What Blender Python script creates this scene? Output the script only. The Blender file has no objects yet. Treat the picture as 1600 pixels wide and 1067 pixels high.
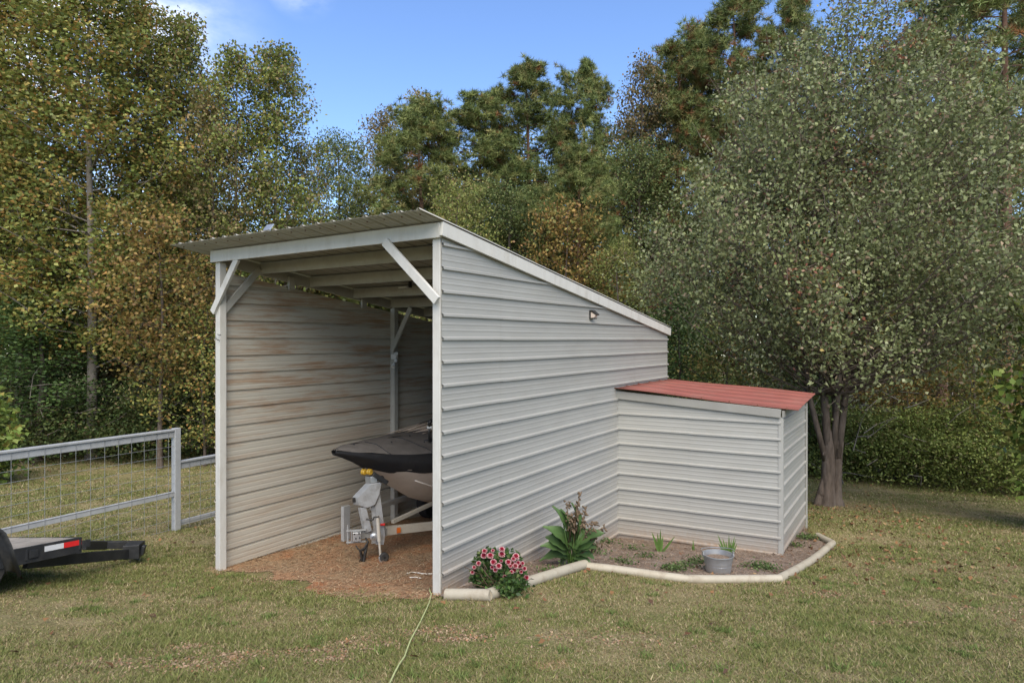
import bpy, math, random
import numpy as np
from mathutils import Vector, Matrix

rng = np.random.default_rng(7)
random.seed(7)
sc = bpy.context.scene
R = math.radians

# ------------------------------------------------------------------ camera, sky, sun, exposure
CZ = 1.45                     # eye height above the grass at the photographer's feet
F = 1000.0                    # focal length in pixels of the 1600 wide photo
cam_d = bpy.data.cameras.new("camera")
cam = bpy.data.objects.new("camera", cam_d)
sc.collection.objects.link(cam)
cam.location = (0, 0, CZ)
cam.rotation_euler = (R(90), 0, 0)
cam_d.sensor_width = 36
cam_d.lens = 22.5
cam_d.shift_y = -2.5 / 1600
cam_d.clip_end = 2000
cam_d.clip_start = 0.05
sc.camera = cam

SUN_EL, SUN_AZ = 48, 172      # azimuth: degrees clockwise from straight ahead (+Y)
world = bpy.data.worlds.new("World")
sc.world = world
world.use_nodes = True
wn, wl = world.node_tree.nodes, world.node_tree.links
wn.clear()
w_out = wn.new("ShaderNodeOutputWorld")
w_bg = wn.new("ShaderNodeBackground")
w_bg.inputs[1].default_value = 0.15
sky = wn.new("ShaderNodeTexSky")
sky.sky_type = 'NISHITA'
sky.sun_disc = False
sky.sun_elevation = R(SUN_EL)
sky.sun_rotation = R(SUN_AZ)
sky.air_density = 1.0
sky.dust_density = 0.6
sky.ozone_density = 2.5
w_hs = wn.new("ShaderNodeHueSaturation")
w_hs.inputs['Saturation'].default_value = 1.12
w_hs.inputs['Hue'].default_value = 0.508
wl.new(sky.outputs[0], w_hs.inputs['Color'])
# a few wispy clouds, fixed to directions in the sky
geo = wn.new("ShaderNodeTexCoord")
nz = wn.new("ShaderNodeTexNoise")
nz.inputs['Scale'].default_value = 5.0
nz.inputs['Detail'].default_value = 9
nz.inputs['Roughness'].default_value = 0.6
mp = wn.new("ShaderNodeMapping")
mp.inputs['Scale'].default_value = (1, 1, 2.2)
wl.new(geo.outputs['Generated'], mp.inputs[0])
wl.new(mp.outputs[0], nz.inputs['Vector'])
acc = None
for (dx, dy, dz, r0, r1, amp) in [(-0.78, 1, 0.46, 0.05, 0.20, 1.0), (-0.55, 1, 0.50, 0.02, 0.09, .7), (-0.33, 1, 0.57, 0.01, 0.06, .6), (-.47,1,.42,.01,.06,.5),
                                   (-0.9, 1, 0.4, 0.1, 0.4, 1.0)]:
    v = Vector((dx, dy, dz)).normalized()
    d = wn.new("ShaderNodeVectorMath"); d.operation = 'DISTANCE'
    wl.new(geo.outputs['Generated'], d.inputs[0]); d.inputs[1].default_value = v
    m = wn.new("ShaderNodeMapRange"); m.interpolation_type = 'SMOOTHSTEP'
    m.inputs['From Min'].default_value = r1; m.inputs['From Max'].default_value = r0
    m.inputs['To Min'].default_value = 0; m.inputs['To Max'].default_value = amp
    wl.new(d.outputs['Value'], m.inputs['Value'])
    if acc is None:
        acc = m.outputs[0]
    else:
        a = wn.new("ShaderNodeMath"); a.operation = 'MAXIMUM'
        wl.new(acc, a.inputs[0]); wl.new(m.outputs[0], a.inputs[1]); acc = a.outputs[0]
cr = wn.new("ShaderNodeMapRange"); cr.interpolation_type = 'SMOOTHSTEP'
cr.inputs['From Min'].default_value = 0.38; cr.inputs['From Max'].default_value = 0.68
wl.new(nz.outputs['Fac'], cr.inputs['Value'])
mu = wn.new("ShaderNodeMath"); mu.operation = 'MULTIPLY'
wl.new(acc, mu.inputs[0]); wl.new(cr.outputs[0], mu.inputs[1])
mx = wn.new("ShaderNodeMix"); mx.data_type = 'RGBA'
mx.inputs['B'].default_value = (6.5, 6.6, 6.9, 1)
wl.new(mu.outputs[0], mx.inputs['Factor'])
wl.new(w_hs.outputs[0], mx.inputs['A'])
wl.new(mx.outputs['Result'], w_bg.inputs[0])
wl.new(w_bg.outputs[0], w_out.inputs[0])

sun_d = bpy.data.lights.new("sun", 'SUN')
sun_d.energy = 3.0
sun_d.angle = R(60)
sun_d.color = (1.0, 0.90, 0.73)
sun = bpy.data.objects.new("sun", sun_d)
sc.collection.objects.link(sun)
sv = Vector((math.sin(R(SUN_AZ)) * math.cos(R(SUN_EL)), math.cos(R(SUN_AZ)) * math.cos(R(SUN_EL)), math.sin(R(SUN_EL))))
sun.rotation_euler = sv.to_track_quat('Z', 'Y').to_euler()
sun.location = sv * 60

sc.view_settings.view_transform = 'Standard'
sc.view_settings.look = 'None'
sc.view_settings.exposure = 0.9
sc.view_settings.gamma = 1
sc.cycles.max_bounces = 6
sc.cycles.diffuse_bounces = 3
sc.cycles.transmission_bounces = 3
sc.cycles.glossy_bounces = 2

# ------------------------------------------------------------------ geometry helpers
def P(px, py, Z):
    """world point seen at photo pixel (px,py) at distance Z in front of the camera"""
    return np.array([(px - 800) / F * Z, Z, CZ + (531 - py) / F * Z])

# ground control points: x, y, height relative to the eye
GP = np.array([(0, 0, -1.42), (-6, 0, -1.6), (6, 0, -1.35), (2.4, 3, -1.90), (-2.4, 3, -1.96), (-.7, 6.2, -2.47),
    (-3.79, 8.15, -2.93), (1.556, 9.85, -3.04), (3.74, 8.9, -3.0), (4.9, 10.75, -3.16), (1.93, 7.0, -2.65), (3.0, 7.2, -2.71),
    (-.2, 5.83, -2.37), (.84, 7.32, -2.61), (-1.72, 8.5, -2.93), (-2.66, 9.86, -3.0), (-5.72, 10.9, -3.24), (-5.1, 6.3, -2.56),
    (6.7, 13.5, -3.5), (12.4, 15.5, -3.89), (9.1, 17.5, -3.92), (-14, 20, -3.94), (-8, 20, -3.94), (0, 15, -3.6), (0, 20, -3.92),
    (9, 9, -3.05), (10, 4, -2.2), (-10, 6, -2.6), (-9, 12, -3.35), (0, 35, -4.3), (-30, 30, -4.3), (30, 30, -4.6), (0, 60, -4.6), (-60, 60, -4.8),
    (60, 60, -5), (-60, 0, -2.5), (60, 0, -2.5), (0, -12, -.6), (-20, -12, -.6), (20, -12, -.6), (0, 95, -5), (25, 14, -4.1), (-25, 14, -3.6)], float)
def _tps(r2):
    return np.where(r2 > 1e-9, .5 * r2 * np.log(np.maximum(r2, 1e-9)), 0)
_n = len(GP)
_K = _tps(((GP[:, None, :2] - GP[None, :, :2]) ** 2).sum(-1)) + np.eye(_n) * .02
_Pm = np.hstack([np.ones((_n, 1)), GP[:, :2]])
_A = np.block([[_K, _Pm], [_Pm.T, np.zeros((3, 3))]])
_W = np.linalg.solve(_A, np.concatenate([GP[:, 2], np.zeros(3)]))
def gz(x, y):
    x = np.asarray(x, float); y = np.asarray(y, float)
    sh = np.broadcast(x, y).shape
    xf = np.broadcast_to(x, sh).ravel(); yf = np.broadcast_to(y, sh).ravel()
    out = np.empty(len(xf))
    for i in range(0, len(xf), 100000):
        a, b = xf[i:i + 100000], yf[i:i + 100000]
        r2 = (a[:, None] - GP[None, :, 0]) ** 2 + (b[:, None] - GP[None, :, 1]) ** 2
        out[i:i + 100000] = _tps(r2) @ _W[:_n] + _W[_n] + a * _W[_n + 1] + b * _W[_n + 2]
    return (out + CZ).reshape(sh)
def G(px, py, dz=0.0):
    """point of the ground seen at a photo pixel"""
    lo, hi = 1.0, 60.0
    Zs = np.linspace(1.5, 40, 800)
    pts = np.stack([(px - 800) / F * Zs, Zs, CZ + (531 - py) / F * Zs], 1)
    dd = pts[:, 2] - gz(pts[:, 0], pts[:, 1])
    i = int(np.argmax(dd < 0)) if (dd < 0).any() else len(Zs) - 1
    Z = Zs[i]
    p = P(px, py, Z)
    return np.array([p[0], p[1], float(gz(p[0], p[1])) + dz])

def vnoise(x, y, scale, seed=0):
    r = np.random.default_rng(seed)
    lat = r.random((64, 64))
    x = np.asarray(x) / scale + 1000; y = np.asarray(y) / scale + 1000
    xi = np.floor(x).astype(int); yi = np.floor(y).astype(int)
    fx = x - xi; fy = y - yi
    fx = fx * fx * (3 - 2 * fx); fy = fy * fy * (3 - 2 * fy)
    g = lambda a, b: lat[a % 64, b % 64]
    return (g(xi, yi) * (1 - fx) + g(xi + 1, yi) * fx) * (1 - fy) + (g(xi, yi + 1) * (1 - fx) + g(xi + 1, yi + 1) * fx) * fy

def tag(o, label=None, cat=None, group=None, kind=None):
    if label: o["label"] = label
    if cat: o["category"] = cat
    if group: o["group"] = group
    if kind: o["kind"] = kind
    return o
def empty(name, loc, label=None, cat=None, group=None):
    o = bpy.data.objects.new(name, None)
    o.empty_display_size = .2
    sc.collection.objects.link(o)
    o.location = loc
    return tag(o, label, cat, group)

class MB:
    """collects polygons (world coordinates) that become ONE mesh object"""
    def __init__(s):
        s.v = []; s.f = []; s.n = 0
    def add(s, verts, faces):
        verts = [tuple(map(float, q)) for q in verts]
        s.v += verts
        s.f += [tuple(int(i) + s.n for i in f) for f in faces]
        s.n += len(verts)
    def box(s, c, ax, ay, az):
        """centre and three half-axis vectors"""
        c, ax, ay, az = map(lambda q: np.asarray(q, float), (c, ax, ay, az))
        vs = [c + i * ax + j * ay + k * az for k in (-1, 1) for j in (-1, 1) for i in (-1, 1)]
        fs = [(0, 2, 3, 1), (4, 5, 7, 6), (0, 1, 5, 4), (2, 6, 7, 3), (0, 4, 6, 2), (1, 3, 7, 5)]
        if np.dot(np.cross(ax, ay), az) < 0: fs = [f[::-1] for f in fs]
        s.add(vs, fs)
    def bar(s, a, b, w, h, up=(0, 0, 1)):
        """rectangular bar from a to b: w sideways, h along up"""
        a = np.asarray(a, float); b = np.asarray(b, float); d = b - a
        L = np.linalg.norm(d); d /= L
        up = np.asarray(up, float); side = np.cross(d, up); side /= np.linalg.norm(side)
        up = np.cross(side, d)
        s.box((a + b) / 2, d * L / 2, side * w / 2, up * h / 2)
    def prism(s, pts, off):
        """polygon extruded by vector off"""
        pts = [np.asarray(p, float) for p in pts]; off = np.asarray(off, float); n = len(pts)
        s.add(pts + [p + off for p in pts], [tuple(range(n))[::-1], tuple(range(n, 2 * n))] +
              [(i, (i + 1) % n, n + (i + 1) % n, n + i) for i in range(n)])
    def tube(s, pts, rad, seg=8, cap=True):
        pts = [np.asarray(p, float) for p in pts]; n = len(pts)
        if np.isscalar(rad): rad = [rad] * n
        vs = []; pu = None
        for i in range(n):
            t = pts[min(i + 1, n - 1)] - pts[max(i - 1, 0)]
            t = t / (np.linalg.norm(t) + 1e-9)
            if pu is None:
                pu = np.array([0, 0, 1.0]) if abs(t[2]) < .9 else np.array([1.0, 0, 0])
            u = pu - t * np.dot(pu, t); u /= np.linalg.norm(u) + 1e-9
            pu = u; v = np.cross(t, u)
            for k in range(seg):
                a = 2 * math.pi * k / seg
                vs.append(pts[i] + (u * math.cos(a) + v * math.sin(a)) * rad[i])
        fs = [(i * seg + k, i * seg + (k + 1) % seg, (i + 1) * seg + (k + 1) % seg, (i + 1) * seg + k) for i in range(n - 1) for k in range(seg)]
        if cap: fs += [tuple(range(seg))[::-1], tuple((n - 1) * seg + k for k in range(seg))]
        s.add(vs, fs)
    def lathe(s, c, prof, axis=(0, 0, 1), seg=24, ref=None):
        c = np.asarray(c, float); ax = np.asarray(axis, float); ax /= np.linalg.norm(ax)
        u = np.array([1.0, 0, 0]) if abs(ax[0]) < .8 else np.array([0, 1.0, 0])
        u = u - ax * np.dot(u, ax); u /= np.linalg.norm(u); v = np.cross(ax, u)
        vs = []
        for (r, h) in prof:
            for k in range(seg):
                a = 2 * math.pi * k / seg
                vs.append(c + ax * h + (u * math.cos(a) + v * math.sin(a)) * r)
        n = len(prof)
        s.add(vs, [(i * seg + k, i * seg + (k + 1) % seg, (i + 1) * seg + (k + 1) % seg, (i + 1) * seg + k) for i in range(n - 1) for k in range(seg)])
    def grid(s, rows):
        n, m = len(rows), len(rows[0])
        s.add([p for r in rows for p in r], [(i * m + j, i * m + j + 1, (i + 1) * m + j + 1, (i + 1) * m + j) for i in range(n - 1) for j in range(m - 1)])
    def ball(s, c, r, seg=12, rings=7, sq=(1, 1, 1)):
        vs = []; 
        for i in range(rings + 1):
            th = math.pi * i / rings
            for k in range(seg):
                a = 2 * math.pi * k / seg
                vs.append((c[0] + r * sq[0] * math.sin(th) * math.cos(a), c[1] + r * sq[1] * math.sin(th) * math.sin(a), c[2] + r * sq[2] * math.cos(th)))
        s.add(vs, [(i * seg + k, (i + 1) * seg + k, (i + 1) * seg + (k + 1) % seg, i * seg + (k + 1) % seg) for i in range(rings) for k in range(seg)])
    def build(s, name, mat, parent=None, smooth=False, bevel=0.0, origin=None):
        """world-space mesh; parented without moving (parents carry a location only)"""
        o0 = np.zeros(3)
        p = parent
        while p is not None:
            o0 = o0 + np.array(p.location); p = p.parent
        if parent is None and origin is not None: o0 = np.asarray(origin, float)
        me = bpy.data.meshes.new(name)
        me.from_pydata([tuple(np.array(q) - o0) for q in s.v], [], s.f)
        me.update()
        o = bpy.data.objects.new(name, me)
        sc.collection.objects.link(o)
        if parent is not None: o.parent = parent
        elif origin is not None: o.location = o0
        if mat: me.materials.append(mat)
        if smooth:
            me.polygons.foreach_set("use_smooth", [True] * len(me.polygons))
            if smooth == 'auto':
                me.set_sharp_from_angle(angle=R(35))
        if bevel:
            b = o.modifiers.new("bevel", 'BEVEL'); b.width = bevel; b.segments = 2; b.limit_method = 'ANGLE'
        return o

def np_mesh(name, verts, nper, mat, cols=None, parent=None, loc=None):
    """fast mesh of many loose polygons, nper corners each; cols one colour per polygon"""
    verts = np.ascontiguousarray(verts, dtype=np.float32).reshape(-1, 3)
    nv = len(verts); nf = nv // nper
    me = bpy.data.meshes.new(name)
    me.vertices.add(nv); me.vertices.foreach_set("co", verts.ravel())
    me.loops.add(nv); me.loops.foreach_set("vertex_index", np.arange(nv, dtype=np.int32))
    me.polygons.add(nf)
    me.polygons.foreach_set("loop_start", np.arange(0, nv, nper, dtype=np.int32))
    me.polygons.foreach_set("loop_total", np.full(nf, nper, dtype=np.int32))
    me.update(calc_edges=True)
    if cols is not None:
        at = me.attributes.new("Col", 'FLOAT_COLOR', 'FACE')
        c4 = np.ones((nf, 4), np.float32); c4[:, :3] = cols
        at.data.foreach_set("color", c4.ravel())
    if mat: me.materials.append(mat)
    o = bpy.data.objects.new(name, me)
    sc.collection.objects.link(o)
    if parent is not None: o.parent = parent
    if loc is not None: o.location = loc
    return o

def unit(a):
    return a / (np.linalg.norm(a, axis=-1, keepdims=True) + 1e-9)
def cards(c, ln, wd, r, up_bias=.6, droop=0.0, fold=.0):
    """leaf shaped quads (rhombus with its wide part near the stem)"""
    n = len(c)
    d = r.normal(size=(n, 3)); d[:, 2] = d[:, 2] * .7 - droop
    d = unit(d)
    nn = r.normal(size=(n, 3)); nn[:, 2] += up_bias * 2
    s = unit(np.cross(d, nn))
    up = np.cross(s, d)
    ln = np.asarray(ln).reshape(-1, 1) if np.ndim(ln) else ln
    wd = np.asarray(wd).reshape(-1, 1) if np.ndim(wd) else wd
    a = c - d * ln * .5
    b = c - d * ln * .08 + s * wd * .5 + up * wd * .12
    e = c + d * ln * .5 - up * ln * .1
    f = c - d * ln * .08 - s * wd * .5 + up * wd * .12
    return np.stack([a, b, e, f], 1)
def palette(r, n, cols, wts, gain=1.0):
    cols = np.array(cols); wts = np.array(wts, float); wts /= wts.sum()
    k = r.choice(len(cols), n, p=wts)
    return cols[k] * gain * (r.normal(1, .18, (n, 1)).clip(.5, 1.6))

# ------------------------------------------------------------------ materials
def mat(name):
    m = bpy.data.materials.new(name); m.use_nodes = True
    nt = m.node_tree
    return m, nt, nt.nodes, nt.links, nt.nodes['Principled BSDF']
def simple(name, col, rough=.6, metal=0.0, spec=.3, var=.12, scale=8.0, bump=0.0, dirt=None, dirt_amt=.35, dirt_scale=2.5, stretch=(1, 1, 1)):
    m, nt, N, L, b = mat(name)
    tc = N.new("ShaderNodeTexCoord"); mpn = N.new("ShaderNodeMapping"); mpn.inputs['Scale'].default_value = stretch
    L.new(tc.outputs['Object'], mpn.inputs[0])
    no = N.new("ShaderNodeTexNoise"); no.inputs['Scale'].default_value = scale; no.inputs['Detail'].default_value = 6
    no.inputs['Roughness'].default_value = .65
    L.new(mpn.outputs[0], no.inputs['Vector'])
    mr = N.new("ShaderNodeMapRange"); mr.inputs['From Min'].default_value = .3; mr.inputs['From Max'].default_value = .7
    mr.inputs['To Min'].default_value = 1 - var; mr.inputs['To Max'].default_value = 1 + var
    L.new(no.outputs['Fac'], mr.inputs['Value'])
    vm = N.new("ShaderNodeVectorMath"); vm.operation = 'SCALE'; vm.inputs[0].default_value = col
    L.new(mr.outputs[0], vm.inputs['Scale'])
    out = vm.outputs[0]
    if dirt:
        n2 = N.new("ShaderNodeTexNoise"); n2.inputs['Scale'].default_value = dirt_scale; n2.inputs['Detail'].default_value = 8
        n2.inputs['Roughness'].default_value = .7
        L.new(mpn.outputs[0], n2.inputs['Vector'])
        r2 = N.new("ShaderNodeMapRange"); r2.inputs['From Min'].default_value = .5; r2.inputs['From Max'].default_value = .75
        r2.inputs['To Max'].default_value = dirt_amt
        L.new(n2.outputs['Fac'], r2.inputs['Value'])
        mi = N.new("ShaderNodeMix"); mi.data_type = 'RGBA'; mi.inputs['B'].default_value = (*dirt, 1)
        L.new(r2.outputs[0], mi.inputs['Factor']); L.new(out, mi.inputs['A']); out = mi.outputs['Result']
    if 'sheet_metal' in name:
        am = N.new("ShaderNodeAttribute"); am.attribute_name = "mud"
        mm = N.new("ShaderNodeMath"); mm.operation = 'MULTIPLY'; L.new(am.outputs['Fac'], mm.inputs[0]); L.new(no.outputs['Fac'], mm.inputs[1])
        n3 = N.new("ShaderNodeTexNoise"); n3.inputs['Scale'].default_value = 22; n3.inputs['Detail'].default_value = 6; L.new(tc.outputs['Object'], n3.inputs['Vector'])
        m3 = N.new("ShaderNodeMath"); m3.operation = 'MULTIPLY'; L.new(mm.outputs[0], m3.inputs[0]); L.new(n3.outputs['Fac'], m3.inputs[1])
        m4 = N.new("ShaderNodeMath"); m4.operation = 'MULTIPLY'; m4.use_clamp = True; m4.inputs[1].default_value = 2.6; L.new(m3.outputs[0], m4.inputs[0])
        mi = N.new("ShaderNodeMix"); mi.data_type = 'RGBA'; mi.inputs['B'].default_value = (.24, .15, .09, 1)
        L.new(m4.outputs[0], mi.inputs['Factor']); L.new(out, mi.inputs['A']); out = mi.outputs['Result']
    L.new(out, b.inputs['Base Color'])
    b.inputs['Roughness'].default_value = rough; b.inputs['Metallic'].default_value = metal
    b.inputs['Specular IOR Level'].default_value = spec
    if bump:
        bp = N.new("ShaderNodeBump"); bp.inputs['Strength'].default_value = bump; bp.inputs['Distance'].default_value = .01
        L.new(no.outputs['Fac'], bp.inputs['Height']); L.new(bp.outputs[0], b.inputs['Normal'])
    return m
def leaf_mat(name, trans=.28, rough=.5, spec=.25, var=.18):
    m, nt, N, L, b = mat(name)
    at = N.new("ShaderNodeAttribute"); at.attribute_name = "Col"
    oi = N.new("ShaderNodeObjectInfo")
    mr = N.new("ShaderNodeMapRange"); mr.inputs['To Min'].default_value = 1 - var; mr.inputs['To Max'].default_value = 1 + var
    L.new(oi.outputs['Random'], mr.inputs['Value'])
    vm = N.new("ShaderNodeVectorMath"); vm.operation = 'SCALE'
    L.new(at.outputs['Color'], vm.inputs[0]); L.new(mr.outputs[0], vm.inputs['Scale'])
    L.new(vm.outputs[0], b.inputs['Base Color'])
    b.inputs['Roughness'].default_value = rough; b.inputs['Specular IOR Level'].default_value = spec
    if trans:
        t = N.new("ShaderNodeBsdfTranslucent"); L.new(vm.outputs[0], t.inputs['Color'])
        x = N.new("ShaderNodeMixShader"); x.inputs[0].default_value = trans
        L.new(b.outputs[0], x.inputs[1]); L.new(t.outputs[0], x.inputs[2])
        L.new(x.outputs[0], N['Material Output'].inputs['Surface'])
    return m

M = {}
M['wall'] = simple("painted_sheet_metal", (.30, .297, .274), .42, 0, .4, .05, 1.2, dirt=(.22, .20, .16), dirt_amt=.22, dirt_scale=1.4, stretch=(1, 1, 3))
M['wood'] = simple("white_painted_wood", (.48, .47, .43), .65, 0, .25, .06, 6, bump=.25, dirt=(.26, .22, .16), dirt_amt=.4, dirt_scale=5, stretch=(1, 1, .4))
M['wood_in'] = simple("darker_painted_wood", (.34, .33, .295), .75, 0, .2, .1, 5, bump=.25, dirt=(.22, .18, .13), dirt_amt=.4, dirt_scale=4)  # darker, rougher tone of the painted wood, mostly for the inner timbers
M['trim'] = simple("painted_trim_board", (.235, .23, .208), .5, 0, .35, .07, 2, dirt=(.18, .16, .12), dirt_amt=.35, dirt_scale=3)
M['roof'] = simple("weathered_roof_sheet", (.31, .30, .265), .5, .0, .35, .08, 2, dirt=(.25, .2, .14), dirt_amt=.4, dirt_scale=3)
M['red_roof'] = simple("red_painted_roof", (.25, .085, .066), .5, 0, .35, .1, 3, dirt=(.24, .13, .10), dirt_amt=.7, dirt_scale=2.2)
M['galv'] = simple("galvanised_steel", (.42, .43, .43), .4, .75, .5, .12, 12, bump=.03)
M['grey_steel'] = simple("grey_trailer_steel", (.30, .30, .29), .5, .3, .4, .15, 10, dirt=(.14, .11, .08), dirt_amt=.6, dirt_scale=9)
M['pale_steel'] = simple("pale_trailer_frame", (.50, .47, .40), .5, .2, .4, .08, 6, dirt=(.28, .22, .15), dirt_amt=.4, dirt_scale=6)
M['fence'] = simple("grey_painted_rail", (.33, .34, .34), .65, 0, .25, .1, 7, bump=.2, dirt=(.2, .2, .18), dirt_amt=.4, dirt_scale=6)
M['wire'] = simple("fence_wire", (.30, .31, .31), .5, .5, .4, .1, 20)
M['pvc'] = simple("weathered_pvc", (.36, .325, .25), .55, 0, .3, .1, 3, dirt=(.20, .15, .10), dirt_amt=.75, dirt_scale=5)
M['black'] = simple("black_trailer_paint", (.022, .023, .024), .45, 0, .4, .3, 9, dirt=(.07, .065, .055), dirt_amt=.5, dirt_scale=7)
M['rubber'] = simple("rubber", (.035, .034, .033), .85, 0, .2, .2, 14, dirt=(.09, .08, .065), dirt_amt=.6, dirt_scale=8)
M['deck'] = simple("grey_deck_boards", (.24, .22, .19), .85, 0, .15, .3, 4, bump=.4, dirt=(.42, .37, .30), dirt_amt=.5, dirt_scale=6, stretch=(1, 1, 1))
M['tape_red'] = simple("red_reflective_tape", (.55, .02, .02), .35, 0, .5, .06, 12)
M['tape_white'] = simple("white_reflective_tape", (.55, .56, .56), .35, 0, .5, .06, 12)
M['cover'] = simple("boat_cover_canvas", (.030, .031, .034), .85, 0, .15, .15, 9, bump=.15, dirt=(.075, .065, .055), dirt_amt=.25, dirt_scale=4)
M['cover_top'] = simple("faded_boat_cover_canvas", (.105, .095, .085), .9, 0, .15, .2, 5, bump=.15, dirt=(.06, .056, .052), dirt_amt=.6, dirt_scale=2.2)
M['hull'] = simple("beige_hull", (.55, .50, .44), .4, 0, .45, .06, 3, dirt=(.30, .24, .18), dirt_amt=.4, dirt_scale=4)
M['blue'] = simple("blue_stripe", (.03, .20, .48), .35, 0, .5, .05, 4)
M['amber'] = simple("amber_roller", (.50, .30, .03), .35, 0, .5, .2, 20)
M['orange'] = simple("orange_reflector", (.55, .13, .02), .3, 0, .5, .05, 12)
M['dark'] = simple("dark_metal", (.03, .028, .026), .5, .3, .4, .2, 9)
M['rust'] = simple("rusty_steel", (.14, .07, .04), .8, .3, .2, .3, 20)
M['white_plastic'] = simple("white_plastic", (.58, .58, .55), .4, 0, .4, .05, 9)
M['letter'] = simple("faded_lettering", (.72, .62, .52), .8, 0, .2, .12, 14)
M['glass'] = simple("frosted_lamp_lens", (.5, .42, .36), .25, 0, .5, .05, 9)
M['cord'] = simple("pale_green_cord", (.42, .45, .20), .6, 0, .3, .1, 20)
M['rope'] = simple("white_rope", (.62, .58, .50), .8, 0, .2, .1, 30)
M['bark_grey'] = simple("grey_bark", (.095, .075, .06), .9, 0, .1, .4, 14, bump=1.0, dirt=(.17, .15, .13), dirt_amt=.6, dirt_scale=5, stretch=(1, 1, .3))
M['bark_pale'] = simple("pale_bark", (.17, .15, .125), .9, 0, .1, .3, 7, bump=.6, dirt=(.12, .10, .08), dirt_amt=.6, dirt_scale=4, stretch=(1, 1, .35))
M['bark_pine'] = simple("pine_bark", (.15, .09, .065), .9, 0, .1, .35, 9, bump=.9, dirt=(.20, .15, .12), dirt_amt=.5, dirt_scale=5, stretch=(1, 1, .4))
M['leaf'] = leaf_mat("leaves", .3, .5, .25)
M['pear'] = leaf_mat("glossy_leaves", .25, .5, .3, .0)
M['needle'] = leaf_mat("pine_needles", .15, .55, .2)
M['grass'] = leaf_mat("grass_blades", .25, .6, .15, 0)
M['petal'] = leaf_mat("petals", .2, .6, .15, 0)
M['litter'] = leaf_mat("dead_leaves", .1, .8, .1, 0)

# inside of the left wall: same sheet metal, stained with rust
def rusty():
    m, nt, N, L, b = mat("rust_stained_sheet_metal")
    tc = N.new("ShaderNodeTexCoord")
    mpn = N.new("ShaderNodeMapping"); mpn.inputs['Scale'].default_value = (.5, .5, 6.5)
    L.new(tc.outputs['Object'], mpn.inputs[0])
    n1 = N.new("ShaderNodeTexNoise"); n1.inputs['Scale'].default_value = 1.5; n1.inputs['Detail'].default_value = 9; n1.inputs['Roughness'].default_value = .72
    L.new(mpn.outputs[0], n1.inputs['Vector'])
    r1 = N.new("ShaderNodeMapRange"); r1.inputs['From Min'].default_value = .47; r1.inputs['From Max'].default_value = .62; r1.inputs['To Max'].default_value = .72
    L.new(n1.outputs['Fac'], r1.inputs['Value'])
    # stains sit in the upper two thirds of the sheet
    sp = N.new("ShaderNodeSeparateXYZ"); L.new(tc.outputs['Object'], sp.inputs[0])
    hz = N.new("ShaderNodeMapRange"); hz.interpolation_type = 'SMOOTHSTEP'; hz.inputs['From Min'].default_value = .9; hz.inputs['From Max'].default_value = 2.6
    hz.inputs['To Min'].default_value = .35
    L.new(sp.outputs['Z'], hz.inputs['Value'])
    mu = N.new("ShaderNodeMath"); mu.operation = 'MULTIPLY'; L.new(r1.outputs[0], mu.inputs[0]); L.new(hz.outputs[0], mu.inputs[1])
    n2 = N.new("ShaderNodeTexNoise"); n2.inputs['Scale'].default_value = .9; n2.inputs['Detail'].default_value = 7
    L.new(mpn.outputs[0], n2.inputs['Vector'])
    base = N.new("ShaderNodeMix"); base.data_type = 'RGBA'
    base.inputs['A'].default_value = (.46, .435, .37, 1); base.inputs['B'].default_value = (.38, .355, .295, 1)
    L.new(n2.outputs['Fac'], base.inputs['Factor'])
    mi = N.new("ShaderNodeMix"); mi.data_type = 'RGBA'; mi.inputs['B'].default_value = (.27, .13, .045, 1)
    L.new(mu.outputs[0], mi.inputs['Factor']); L.new(base.outputs['Result'], mi.inputs['A'])
    L.new(mi.outputs['Result'], b.inputs['Base Color'])
    b.inputs['Roughness'].default_value = .6; b.inputs['Specular IOR Level'].default_value = .3
    return m
M['rusty'] = rusty()

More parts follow.
